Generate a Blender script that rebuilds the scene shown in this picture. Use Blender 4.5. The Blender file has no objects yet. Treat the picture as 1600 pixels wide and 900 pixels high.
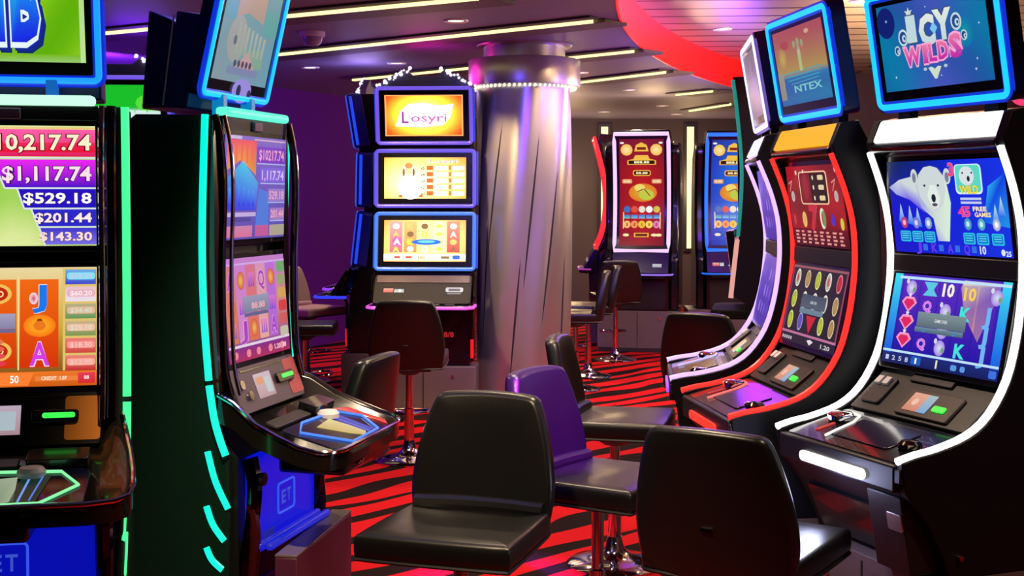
import bpy, bmesh, math, random
from mathutils import Vector, Matrix
random.seed(4)
PI = math.pi
SC = bpy.context.scene
COL = SC.collection

# ------------------------------------------------------------------ colour / materials
def lin(c):
    return tuple(((x/255.0)/12.92 if x/255.0 <= 0.04045 else ((x/255.0+0.055)/1.055)**2.4) for x in c[:3])

EXPO = 0.7                     # camera exposure; EK keeps the lit screens at their own brightness
EK = 0.62
MATS = {}
def mat(name, rgb, rough=0.4, metal=0.0, coat=0.0, spec=0.5, noise=0.0, nscale=20.0, bump=0.0, bscale=120.0):
    if name in MATS: return MATS[name]
    m = bpy.data.materials.new(name); m.use_nodes = True
    nt = m.node_tree; b = nt.nodes['Principled BSDF']
    c = lin(rgb) + (1,)
    b.inputs['Base Color'].default_value = c
    b.inputs['Roughness'].default_value = rough
    b.inputs['Metallic'].default_value = metal
    b.inputs['Coat Weight'].default_value = coat
    b.inputs['Specular IOR Level'].default_value = spec
    tc = nt.nodes.new('ShaderNodeTexCoord')
    if noise > 0:
        n = nt.nodes.new('ShaderNodeTexNoise'); n.inputs['Scale'].default_value = nscale
        nt.links.new(tc.outputs['Object'], n.inputs['Vector'])
        mx = nt.nodes.new('ShaderNodeMix'); mx.data_type = 'RGBA'
        mx.inputs[6].default_value = tuple(x*(1-noise) for x in c[:3]) + (1,)
        mx.inputs[7].default_value = tuple(min(1, x*(1+noise)) for x in c[:3]) + (1,)
        nt.links.new(n.outputs['Fac'], mx.inputs[0]); nt.links.new(mx.outputs[2], b.inputs['Base Color'])
    if bump > 0:
        n2 = nt.nodes.new('ShaderNodeTexNoise'); n2.inputs['Scale'].default_value = bscale; n2.inputs['Detail'].default_value = 4
        nt.links.new(tc.outputs['Object'], n2.inputs['Vector'])
        bp = nt.nodes.new('ShaderNodeBump'); bp.inputs['Strength'].default_value = bump; bp.inputs['Distance'].default_value = 0.01
        nt.links.new(n2.outputs['Fac'], bp.inputs['Height']); nt.links.new(bp.outputs['Normal'], b.inputs['Normal'])
    MATS[name] = m
    return m

def emit(rgb, strength=1.0, name=None):
    key = name or 'glow_%d_%d_%d_%d' % (*rgb, int(strength*100))
    if key in MATS: return MATS[key]
    m = bpy.data.materials.new(key); m.use_nodes = True
    b = m.node_tree.nodes['Principled BSDF']
    b.inputs['Base Color'].default_value = (0.02, 0.02, 0.02, 1)
    b.inputs['Roughness'].default_value = 0.35
    b.inputs['Emission Color'].default_value = lin(rgb) + (1,)
    b.inputs['Emission Strength'].default_value = strength*EK
    MATS[key] = m
    return m

def art_mat(strength=1.0):
    key = 'screen_picture_%d' % int(strength*100)
    if key in MATS: return MATS[key]
    m = bpy.data.materials.new(key); m.use_nodes = True
    nt = m.node_tree; b = nt.nodes['Principled BSDF']
    b.inputs['Base Color'].default_value = (0.01, 0.01, 0.01, 1)
    b.inputs['Roughness'].default_value = 0.3
    b.inputs['Specular IOR Level'].default_value = 0.25
    a = nt.nodes.new('ShaderNodeVertexColor'); a.layer_name = 'art'
    nt.links.new(a.outputs['Color'], b.inputs['Emission Color'])
    b.inputs['Emission Strength'].default_value = strength*EK
    MATS[key] = m
    return m

BLACK = mat('black_gloss_plastic', (14, 14, 18), 0.22, coat=0.4)
SATIN = mat('black_satin_plastic', (18, 17, 22), 0.45)
NAVY = mat('navy_black_plastic', (16, 16, 34), 0.4)
GREY = mat('dark_grey_metal', (60, 58, 64), 0.4, metal=0.5)
CHROME = mat('chrome', (215, 212, 210), 0.08, metal=1.0)
DCHROME = mat('smoked_chrome', (86, 74, 70), 0.10, metal=1.0)
STEEL = mat('brushed_steel', (204, 198, 192), 0.34, metal=0.86, noise=0.06, nscale=6)
LEATHER = mat('black_leather', (17, 16, 17), 0.33, spec=0.6, bump=0.06, bscale=260)
PLINTHM = mat('plum_grey_laminate', (96, 82, 90), 0.5, noise=0.08, nscale=9)
MAROON = mat('maroon_trim', (80, 22, 26), 0.3, metal=0.4)
WHITEP = mat('white_plastic', (225, 222, 228), 0.4)

# ------------------------------------------------------------------ mesh helpers
def finish(bm, name, m, parent=None, angle=35, bevel=0.0, seg=2, smooth=True):
    bmesh.ops.remove_doubles(bm, verts=bm.verts, dist=1e-6)
    bmesh.ops.recalc_face_normals(bm, faces=bm.faces)
    me = bpy.data.meshes.new(name); bm.to_mesh(me); bm.free()
    for x in (m if isinstance(m, (list, tuple)) else [m]): me.materials.append(x)
    if smooth and len(me.polygons):
        me.shade_smooth(); me.set_sharp_from_angle(angle=math.radians(angle))
    o = bpy.data.objects.new(name, me); COL.objects.link(o)
    if parent is not None: o.parent = parent
    if bevel > 0:
        md = o.modifiers.new('bevel', 'BEVEL'); md.width = bevel; md.segments = seg
        md.limit_method = 'ANGLE'; md.angle_limit = math.radians(40)
    return o

def thing(name, label, cat, loc=(0, 0, 0), rz=0.0, group=None):
    o = bpy.data.objects.new(name, None); COL.objects.link(o)
    o.empty_display_size = 0.1
    o.location = loc; o.rotation_euler = (0, 0, rz)
    tag(o, label, cat, group)
    return o

def tag(o, label, cat, group=None):
    o['label'] = label; o['category'] = cat
    if group: o['group'] = group
    return o

def struct(o):
    o['kind'] = 'structure'; return o

def box(bm, lo, hi):
    vs = [bm.verts.new((x, y, z)) for x in (lo[0], hi[0]) for y in (lo[1], hi[1]) for z in (lo[2], hi[2])]
    for f in ((0,1,3,2), (4,6,7,5), (0,4,5,1), (2,3,7,6), (0,2,6,4), (1,5,7,3)):
        bm.faces.new([vs[i] for i in f])

def extr(bm, A, B):
    """closed solid between two equally long loops of points"""
    a = [bm.verts.new(p) for p in A]; b = [bm.verts.new(p) for p in B]
    n = len(a)
    for i in range(n):
        j = (i+1) % n
        bm.faces.new((a[i], a[j], b[j], b[i]))
    bm.faces.new(a[::-1]); bm.faces.new(b)

def loft(bm, rings, closed=True, cap=True):
    R = [[bm.verts.new(p) for p in r] for r in rings]
    n = len(R[0])
    for k in range(len(R)-1):
        for i in range(n if closed else n-1):
            j = (i+1) % n
            bm.faces.new((R[k][i], R[k][j], R[k+1][j], R[k+1][i]))
    if cap:
        bm.faces.new(R[0][::-1]); bm.faces.new(R[-1])

def catmull(pts, n=6, closed=False):
    pts = [Vector(p) for p in pts]; out = []
    m = len(pts)
    for i in range(m if closed else m-1):
        if closed: p0, p1, p2, p3 = pts[i-1], pts[i], pts[(i+1) % m], pts[(i+2) % m]
        else:
            p0 = pts[max(i-1, 0)]; p1 = pts[i]; p2 = pts[i+1]; p3 = pts[min(i+2, m-1)]
        for k in range(n):
            t = k/n
            out.append(0.5*((2*p1) + (p2-p0)*t + (2*p0-5*p1+4*p2-p3)*t*t + (3*p1-p0-3*p2+p3)*t**3))
    if not closed: out.append(pts[-1])
    return out

def sweep(bm, pts, r, sides=8, closed=False, ref=(0, 0, 1), flat=1.0):
    pts = [Vector(p) for p in pts]; n = len(pts); rings = []
    up = Vector(ref)
    prev = None
    for i in range(n):
        a = pts[(i-1) % n] if (closed or i > 0) else pts[i]
        b = pts[(i+1) % n] if (closed or i < n-1) else pts[i]
        t = (b-a).normalized()
        x = t.cross(up if prev is None else prev)
        if x.length < 1e-4: x = t.cross(Vector((1, 0, 0)))
        if prev is None:
            x.normalize(); y = x.cross(t).normalized()
        else:
            x.normalize(); y = x.cross(t).normalized()
        prev = y
        rr = r[i] if isinstance(r, (list, tuple)) else r
        rings.append([pts[i] + x*rr*math.cos(2*PI*k/sides) + y*rr*flat*math.sin(2*PI*k/sides) for k in range(sides)])
    if closed: rings.append(rings[0])
    loft(bm, rings, True, not closed)

def lathe(bm, prof, seg=28, cx=0, cy=0):
    """prof: (radius, z) from bottom to top"""
    rings = [[(cx+max(r, 1e-4)*math.cos(2*PI*k/seg), cy+max(r, 1e-4)*math.sin(2*PI*k/seg), z) for k in range(seg)] for r, z in prof]
    loft(bm, rings)

def rrect(w, h, r, n=5, cx=0.0, cy=0.0):
    out = []
    for (sx, sy, a0) in ((1, 1, 0), (-1, 1, 90), (-1, -1, 180), (1, -1, 270)):
        for k in range(n+1):
            a = math.radians(a0 + 90*k/n)
            out.append((cx+sx*(w/2-r)+r*math.cos(a), cy+sy*(h/2-r)+r*math.sin(a)))
    return out

# local machine frame: u to the viewer's right, v towards the player, z up (z measured from the floor)
class Frame:
    def __init__(self, zb): self.zb = zb
    def p(self, u, v, z): return Vector((u, -v, z - self.zb))

def prism(F, name, m, parent, poly, u0, u1, bevel=0.004, **k):
    bm = bmesh.new()
    extr(bm, [F.p(u0, v, z) for v, z in poly], [F.p(u1, v, z) for v, z in poly])
    return finish(bm, name, m, parent, bevel=bevel, **k)

def obox(F, name, m, parent, u, v, z, bevel=0.003, **k):
    bm = bmesh.new(); box(bm, F.p(u[0], v[1], z[0]), F.p(u[1], v[0], z[1]))
    return finish(bm, name, m, parent, bevel=bevel, **k)

def panel_map(F, u0, u1, bot, top, off=0.0):
    """flat panel between (v,z) bottom and top; returns map (s,t,d)->point with d along the outward normal"""
    dv, dz = top[0]-bot[0], top[1]-bot[1]; L = math.hypot(dv, dz)
    nv, nz = dz/L, -dv/L
    def f(s, t, d=0.0):
        return F.p(u0+(u1-u0)*s, bot[0]+dv*t+nv*(d+off), bot[1]+dz*t+nz*(d+off))
    f.w, f.h = abs(u1-u0), L
    return f

def submap(f, s0, t0, ws, hs):
    g = lambda s, t, d=0.0: f(s0+ws*s, t0+hs*t, d)
    g.w, g.h = f.w*ws, f.h*hs
    return g

def slab_on(f, name, m, parent, s0, t0, s1, t1, th, d0=0.0, r=None, bevel=0.002, n=4):
    """a rounded slab lying on the panel map f, from depth d0 to d0+th"""
    W, H = f.w, f.h
    w, h = (s1-s0)*W, (t1-t0)*H
    pts = rrect(w, h, min(r if r is not None else 0.01, w*0.49, h*0.49), n, (s0+s1)/2*W, (t0+t1)/2*H)
    bm = bmesh.new()
    extr(bm, [f(x/W, y/H, d0) for x, y in pts], [f(x/W, y/H, d0+th) for x, y in pts])
    return finish(bm, name, m, parent, bevel=bevel)

def ring_on(f, name, m, parent, s0, t0, s1, t1, r, tube, d=0.0, n=6, flat=1.0):
    W, H = f.w, f.h
    pts = rrect((s1-s0)*W, (t1-t0)*H, r, n, (s0+s1)/2*W, (t0+t1)/2*H)
    bm = bmesh.new()
    nrm = (f(0.5, 0.5, 1) - f(0.5, 0.5, 0))
    sweep(bm, [f(x/W, y/H, d) for x, y in pts], tube, 8, True, nrm, flat)
    return finish(bm, name, m, parent)

# ------------------------------------------------------------------ lettering and pictures on screens
_T = {}
def glyphs(s, bold=0.0):
    k = (s, bold)
    if k in _T: return _T[k]
    c = bpy.data.curves.new('t', 'FONT'); c.body = s; c.offset = bold; c.resolution_u = 2; c.fill_mode = 'FRONT'
    o = bpy.data.objects.new('t', c); COL.objects.link(o)
    dg = bpy.context.evaluated_depsgraph_get(); dg.update()
    me = o.evaluated_get(dg).to_mesh()
    polys = [[(me.vertices[i].co.x, me.vertices[i].co.y) for i in p.vertices] for p in me.polygons]
    bpy.data.objects.remove(o); bpy.data.curves.remove(c)
    if not polys: _T[k] = ([], 0, 1); return _T[k]
    xs = [x for p in polys for x, y in p]; x0, x1 = min(xs), max(xs)
    polys = [[(x-x0, y) for x, y in p] for p in polys]
    _T[k] = (polys, x1-x0, 0.7)
    return _T[k]

class Canvas:
    def __init__(self, f, step=0.0006, d0=0.001):
        self.f, self.step, self.d0 = f, step, d0
        self.polys = []
        self.asp = f.w/f.h
    def poly(self, pts, col, layer=1):
        """col: one colour or one per corner"""
        cols = col if isinstance(col[0], (tuple, list)) else [col]*len(pts)
        self.polys.append((pts, cols, layer)); return self
    def grid(self, s0, t0, s1, t1, fn, nx=8, ny=8, layer=0):
        for i in range(nx):
            for j in range(ny):
                q = [(s0+(s1-s0)*(i+a)/nx, t0+(t1-t0)*(j+b)/ny) for a, b in ((0,0),(1,0),(1,1),(0,1))]
                self.poly(q, [fn((x-s0)/(s1-s0), (y-t0)/(t1-t0)) for x, y in q], layer)
        return self
    def rect(self, s0, t0, s1, t1, c, c2=None, layer=1):
        c2 = c2 or c
        return self.poly([(s0,t0),(s1,t0),(s1,t1),(s0,t1)], [c, c, c2, c2], layer)
    def rr(self, s0, t0, s1, t1, c, r=0.03, layer=1, c2=None):
        pts = rrect((s1-s0)*self.asp, t1-t0, min(r, (t1-t0)*.49, (s1-s0)*self.asp*.49), 3, (s0+s1)/2*self.asp, (t0+t1)/2)
        pts = [(x/self.asp, y) for x, y in pts]
        if c2:
            return self.poly(pts, [tuple(c[i]+(c2[i]-c[i])*(y-t0)/(t1-t0) for i in range(3)) for x, y in pts], layer)
        return self.poly(pts, c, layer)
    def ell(self, cs, ct, rs, rt, c, layer=1, n=16, rot=0.0, c2=None):
        """rs is in units of the height, so circles stay round; c2 = colour of the rim"""
        P = []
        for k in range(n):
            a = 2*PI*k/n; x, y = rs*math.cos(a), rt*math.sin(a)
            P.append((cs+(x*math.cos(rot)-y*math.sin(rot))/self.asp, ct+x*math.sin(rot)+y*math.cos(rot)))
        if c2 is None: return self.poly(P, c, layer)
        for k in range(n):
            self.poly([(cs, ct), P[k], P[(k+1) % n]], [c, c2, c2], layer)
        return self
    def star(self, cs, ct, r, c, layer=1, k=5, inner=0.45):
        pts = []
        for i in range(2*k):
            a = PI/2+PI*i/k; q = r if i % 2 == 0 else r*inner
            pts.append((cs+q*math.cos(a)/self.asp, ct+q*math.sin(a)))
        return self.poly(pts, c, layer)
    def line(self, pts, w, c, layer=1):
        for (a, b) in zip(pts, pts[1:]):
            ax, ay, bx, by = a[0]*self.asp, a[1], b[0]*self.asp, b[1]
            L = math.hypot(bx-ax, by-ay) or 1; nx, ny = -(by-ay)/L*w/2, (bx-ax)/L*w/2
            self.poly([((ax+nx)/self.asp, ay+ny), ((ax-nx)/self.asp, ay-ny), ((bx-nx)/self.asp, by-ny), ((bx+nx)/self.asp, by+ny)], c, layer)
        return self
    def text(self, s, cs, ct, h, c, layer=3, bold=0.02, width=None, align='c', shear=0.0, c2=None, out=None, outw=0.05):
        if out is not None:
            self.text(s, cs, ct, h, out, layer-1, outw, width, align, shear)
        polys, w, cap = glyphs(s, bold)
        if not polys: return self
        k = h/cap; kx = k/self.asp
        if width: kx = width/w
        ox = cs - (w*kx/2 if align == 'c' else (w*kx if align == 'r' else 0)); oy = ct-h/2
        for p in polys:
            pts = [(ox+x*kx+shear*y*kx, oy+y*k) for x, y in p]
            if c2:
                self.poly(pts, [tuple(c[i]+(c2[i]-c[i])*max(0, min(1, y/cap)) for i in range(3)) for x, y in p], layer)
            else: self.poly(pts, c, layer)
        return self
    def build(self, name, parent, strength=1.0, label=None):
        me = bpy.data.meshes.new(name)
        V, Fc, C = [], [], []
        for pts, cols, layer in self.polys:
            b = len(V)
            for (s, t) in pts: V.append(self.f(s, t, self.d0+layer*self.step))
            Fc.append(tuple(range(b, b+len(pts)))); C += [lin(c)+(1.0,) for c in cols]
        me.from_pydata(V, [], Fc)
        at = me.color_attributes.new('art', 'FLOAT_COLOR', 'CORNER')
        flat = [x for c in C for x in c]
        at.data.foreach_set('color', flat)
        me.materials.append(art_mat(strength)); me.update()
        o = bpy.data.objects.new(name, me); COL.objects.link(o); o.parent = parent
        if label: o['label'] = label
        return o

def mix(a, b, t):
    t = max(0, min(1, t)); return tuple(a[i]+(b[i]-a[i])*t for i in range(3))
def vgrad(*stops):
    def f(x, y):
        n = len(stops)-1; k = min(int(y*n), n-1)
        return mix(stops[k], stops[k+1], y*n-k)
    return f
def radial(c0, c1, c2, cx=.5, cy=.5, rx=.6, ry=.6):
    def f(x, y):
        d = math.hypot((x-cx)/rx, (y-cy)/ry)
        return mix(c0, c1, d*2) if d < .5 else mix(c1, c2, (d-.5)*2)
    return f
W3 = (255, 255, 255)
def fog(c, k=.45, g=(140, 130, 175)): return mix(c, g, k)

# ------------------------------------------------------------------ screen pictures
def art_jackpot(cv, q=lambda c: c):
    """prize ladder: picture at the left, stepped prize boxes at the right"""
    cv.grid(0, 0, 1, 1, lambda x, y: q(mix((225, 235, 160), (110, 190, 30), (1-abs(y-.45)*2)*.8+.2*math.sin(x*9))), 10, 10)
    cv.ell(.12, .55, .28, .28, q((165, 215, 60)), 1, 20)
    top = [(.30, .745), (1, .745), (1, .97), (.30, .97)]
    cv.poly(top, [q((225, 25, 90)), q((225, 25, 90)), q((255, 95, 170)), q((255, 95, 170))], 1)
    cv.rect(.30, .78, 1, .86, q((235, 20, 50)), q((240, 40, 90)), 2)
    cv.poly([(.47, .49), (1, .49), (1, .72), (.40, .72)], [q((70, 20, 200)), q((70, 20, 200)), q((235, 40, 240)), q((235, 40, 240))], 1)
    cv.poly([(.58, .32), (1, .32), (1, .475), (.54, .475)], q((40, 20, 190)), 1)
    cv.poly([(.66, .165), (1, .165), (1, .305), (.62, .305)], q((45, 40, 200)), 1)
    cv.poly([(.70, .01), (1, .01), (1, .15), (.665, .15)], [q((120, 110, 225))]*2+[q((60, 50, 205))]*2, 1)
    e = q((225, 225, 245))
    cv.line([(.30, .735), (1, .735)], .012, e, 2); cv.line([(.30, .98), (1, .98)], .014, q((240, 200, 130)), 2)
    cv.line([(.40, .72), (.47, .482), (.54, .482), (.58, .312), (.62, .312), (.66, .157), (.665, .157), (.70, 0)], .014, e, 2)
    cv.line([(.47, .482), (1, .482)], .012, e, 2); cv.line([(.58, .312), (1, .312)], .012, e, 2); cv.line([(.66, .157), (1, .157)], .01, e, 2)
    y = q((255, 240, 200)); d = q((90, 0, 40))
    cv.text('$10,217.74', .975, .865, .125, y, 4, .026, .645, 'r', out=d, outw=.06)
    cv.text('$1,117.74', .975, .605, .115, q((255, 225, 235)), 4, .026, .52, 'r', out=q((60, 0, 90)), outw=.06)
    cv.text('$529.18', .975, .40, .085, W3 if q(W3) == W3 else q(W3), 4, .026, .40, 'r', out=q((60, 10, 60)))
    cv.text('$201.44', .975, .237, .075, q((255, 235, 235)), 4, .026, .335, 'r', out=q((60, 10, 60)))
    cv.text('$143.30', .975, .08, .07, q((255, 225, 215)), 4, .026, .31, 'r', out=q((90, 40, 110)))
    return cv

def art_reels_fire(cv):
    cv.grid(0, 0, 1, 1, vgrad((120, 60, 20), (210, 170, 60), (235, 215, 160)), 4, 6)
    for i in range(3):
        s0 = .06+.245*i
        cv.rect(s0, .16, s0+.225, .9, (215, 50, 8), (240, 105, 20), 1)
        cv.rect(s0-.012, .14, s0-.004, .93, (250, 220, 150), None, 2)
    # column 3: J, bell, A
    cv.text('J', .665, .765, .17, (30, 120, 235), 4, .03, .085, out=(235, 245, 255)); cv.ell(.63, .74, .035, .05, (205, 60, 70), 5, c2=(250, 220, 230))
    cv.ell(.665, .51, .13, .095, (255, 190, 40), 3, 20, c2=(250, 120, 20))
    cv.poly([(.63, .50), (.70, .50), (.675, .57), (.655, .57)], (150, 60, 10), 4); cv.ell(.665, .51, .05, .04, (235, 120, 30), 5)
    cv.text('A', .665, .275, .19, (215, 60, 225), 4, .02, .115, out=(250, 215, 245))
    # column 2: round red emblem, lanterns
    for tt in (.78, .30):
        cv.ell(.42, tt, .115, .085, (240, 190, 90), 2, 20); cv.ell(.42, tt, .085, .06, (190, 40, 20), 3, 20)
        cv.text('OO', .42, tt, .05, (255, 225, 150), 4, .03, .075)
    for k in range(4):
        cv.ell(.42, .20+.06*k, .075-.008*k, .025, (225, 60+20*k, 80), 5, 12)
    for tt in (.78, .52, .28):
        cv.ell(.175, tt, .09, .07, (250, 205, 80), 2, 16, c2=(230, 110, 20))
    cv.rect(.24, .49, .525, .615, (135, 130, 165), (165, 160, 190), 7); cv.rect(.24, .455, .525, .488, (110, 105, 145), None, 7)
    cv.text('88.88', .40, .472, .02, (235, 235, 250), 8, .02, .06)
    # prize column
    cols = [((60, 60, 205), (130, 225, 245)), ((235, 225, 235), (235, 175, 190)), ((95, 150, 90), (225, 185, 150)), ((120, 150, 80), (240, 190, 160)), ((205, 70, 60), (250, 150, 140)), ((200, 40, 45), (250, 170, 150))]
    cv.rect(.80, .13, 1, .99, (225, 195, 110), None, 1)
    for k, (a, b) in enumerate(cols):
        t1 = .98-.145*k
        cv.rect(.815, t1-.125, .995, t1, a, mix(a, b, .7), 2)
        cv.rr(.825, t1-.085, .99, t1-.025, b, .02, 3)
        cv.text(('$78.29', '$60.20', '$34.40', '$25.10', '$18.30', '$12.90')[k], .908, t1-.055, .04, mix(a, (255, 245, 245), .75), 4, .02, .13)
    # base bar
    cv.rect(0, 0, 1, .125, (205, 90, 20), (240, 120, 40), 2)
    cv.poly([(.40, .01), (.60, .01), (.63, .115), (.44, .115)], (255, 130, 50), 3); cv.text('50', .52, .065, .06, W3, 4, .02, .05)
    cv.rect(.64, .045, .985, .085, (240, 130, 60), None, 3); cv.text('CREDIT  1.07', .75, .068, .03, (255, 240, 210), 4, .02, .15)
    cv.rect(.89, .02, .99, .11, (215, 40, 40), (230, 60, 90), 4); cv.text('88', .94, .07, .03, (255, 230, 230), 5, .02)
    return cv

def art_washed_logo(cv):  # glare of the oblique view is put into the pale palette
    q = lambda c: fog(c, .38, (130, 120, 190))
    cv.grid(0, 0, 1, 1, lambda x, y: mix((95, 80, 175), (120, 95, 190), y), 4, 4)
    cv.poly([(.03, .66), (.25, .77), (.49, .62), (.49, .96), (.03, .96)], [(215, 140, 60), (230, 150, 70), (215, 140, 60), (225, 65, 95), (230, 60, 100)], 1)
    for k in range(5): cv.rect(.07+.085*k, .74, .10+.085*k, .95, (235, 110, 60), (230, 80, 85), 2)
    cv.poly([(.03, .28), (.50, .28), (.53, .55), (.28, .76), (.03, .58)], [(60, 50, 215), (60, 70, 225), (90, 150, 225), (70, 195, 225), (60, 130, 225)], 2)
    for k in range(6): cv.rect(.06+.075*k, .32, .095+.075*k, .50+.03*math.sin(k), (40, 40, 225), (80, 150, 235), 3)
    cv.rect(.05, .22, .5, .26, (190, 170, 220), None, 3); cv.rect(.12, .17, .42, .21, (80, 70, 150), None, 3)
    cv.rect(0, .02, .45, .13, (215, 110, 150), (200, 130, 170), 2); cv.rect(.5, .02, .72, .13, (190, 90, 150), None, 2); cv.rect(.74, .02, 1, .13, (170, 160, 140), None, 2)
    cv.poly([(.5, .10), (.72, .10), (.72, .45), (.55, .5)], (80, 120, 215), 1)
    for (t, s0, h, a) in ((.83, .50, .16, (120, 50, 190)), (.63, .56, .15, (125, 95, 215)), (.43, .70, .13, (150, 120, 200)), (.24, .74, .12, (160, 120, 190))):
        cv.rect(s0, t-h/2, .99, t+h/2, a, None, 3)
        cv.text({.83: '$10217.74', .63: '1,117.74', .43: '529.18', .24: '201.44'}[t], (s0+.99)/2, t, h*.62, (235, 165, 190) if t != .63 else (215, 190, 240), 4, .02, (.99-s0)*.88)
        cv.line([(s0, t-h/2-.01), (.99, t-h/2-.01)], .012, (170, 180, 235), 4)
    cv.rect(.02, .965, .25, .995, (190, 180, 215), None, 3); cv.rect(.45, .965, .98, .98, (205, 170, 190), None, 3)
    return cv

def art_washed_reels(cv):  # colours washed out to carry the haze of the oblique view
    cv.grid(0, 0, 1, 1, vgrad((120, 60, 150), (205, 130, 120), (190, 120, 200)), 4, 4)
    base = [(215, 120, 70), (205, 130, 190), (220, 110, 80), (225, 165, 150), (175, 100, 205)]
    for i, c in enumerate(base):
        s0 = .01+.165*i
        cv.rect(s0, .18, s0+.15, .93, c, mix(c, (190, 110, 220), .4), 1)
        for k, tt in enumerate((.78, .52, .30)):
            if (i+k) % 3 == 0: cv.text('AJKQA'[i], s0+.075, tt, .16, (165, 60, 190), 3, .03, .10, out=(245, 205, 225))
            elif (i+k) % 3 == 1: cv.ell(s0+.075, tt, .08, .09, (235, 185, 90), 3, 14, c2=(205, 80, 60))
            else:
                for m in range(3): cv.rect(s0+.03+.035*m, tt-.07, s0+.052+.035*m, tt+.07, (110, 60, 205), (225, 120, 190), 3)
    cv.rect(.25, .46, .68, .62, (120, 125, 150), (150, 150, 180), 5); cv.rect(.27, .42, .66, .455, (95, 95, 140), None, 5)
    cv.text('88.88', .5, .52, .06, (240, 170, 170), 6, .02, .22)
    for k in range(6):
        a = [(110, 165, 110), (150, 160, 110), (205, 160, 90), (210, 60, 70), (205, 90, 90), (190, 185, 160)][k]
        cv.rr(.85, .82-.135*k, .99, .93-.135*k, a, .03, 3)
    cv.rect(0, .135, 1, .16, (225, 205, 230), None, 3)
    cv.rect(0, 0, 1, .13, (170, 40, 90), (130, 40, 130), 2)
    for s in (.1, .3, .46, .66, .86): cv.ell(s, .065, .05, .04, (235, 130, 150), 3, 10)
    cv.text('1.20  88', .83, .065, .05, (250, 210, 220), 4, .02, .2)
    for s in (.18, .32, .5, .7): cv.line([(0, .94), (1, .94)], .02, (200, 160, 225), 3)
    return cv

def art_bomb(cv):
    cv.grid(0, 0, 1, 1, lambda x, y: mix((95, 175, 10), (165, 215, 40), .5+.5*math.sin(7*x-5*y)), 12, 10)
    cv.ell(.80, .55, .10, .10, (150, 215, 25), 1, 20, c2=(125, 195, 15)); cv.ell(.64, .30, .09, .09, (185, 225, 60), 1, 20, c2=(130, 200, 20))
    cv.rect(0, 0, 1, .05, (150, 200, 110), (120, 185, 20), 1)
    for k, (l, cs) in enumerate((('M', .36), ('B', .62))):
        for i in range(4):
            cv.text(l, cs+.012*(3-i)-.02, .40-.015*(3-i), .50, (20, 40, 200-30*(3-i)), 2+i, .07, .25 if l == 'M' else .205)
        cv.text(l, cs-.02, .40, .50, (230, 245, 255), 6, .085, .26 if l == 'M' else .215)
        cv.text(l, cs-.02, .40, .48, (25, 40, 225), 7, .05, .24 if l == 'M' else .195, c2=(30, 200, 250))
    cv.ell(.45, .80, .12, .06, (205, 40, 150), 1); cv.rect(.965, 0, 1, 1, (190, 225, 150), (165, 215, 120), 2)
    return cv

def art_temple(cv):  # topper picture dulled in colour to show oblique glare
    cv.grid(0, 0, 1, 1, lambda x, y: mix(mix((130, 150, 160), (105, 150, 170), x), (95, 145, 150), y), 6, 6)
    cv.poly([(.22, .50), (.42, .56), (.72, .50), (.72, .95), (.22, .95)], (168, 145, 130), 1)
    cv.rect(.02, .48, .2, .62, (85, 150, 165), None, 2); cv.rect(.75, .42, 1, .62, (85, 155, 150), None, 2)
    cv.ell(.30, .34, .16, .19, (150, 155, 150), 3, 18); cv.ell(.27, .33, .03, .04, (95, 100, 115), 4, 10)
    for k in range(7): cv.rect(.30+.08*k, .22, .34+.08*k, .48-.015*k, (150, 165, 150), (165, 170, 155), 3)
    cv.poly([(.4, .12), (.85, .14), (.8, .30), (.5, .26)], (125, 160, 140), 2); cv.poly([(.35, .12), (.7, .12), (.55, .26)], (185, 150, 150), 4)
    cv.rect(.22, .06, .78, .12, (120, 130, 165), None, 4)
    for k in range(5): cv.ell(.34+.07*k, .15, .025, .03, (75, 70, 95), 5, 8)
    cv.grid(.52, .80, .995, .995, lambda x, y: mix((235, 190, 60), (240, 120, 60), .5+.5*math.sin(9*x+4*y)), 5, 4, 5)
    cv.ell(.56, -.06, .17, .10, (150, 135, 215), 6, 18); cv.ell(.50, -.06, .04, .05, (40, 40, 80), 7, 10); cv.ell(.70, -.08, .035, .04, (40, 40, 80), 7, 10)
    return cv

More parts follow.
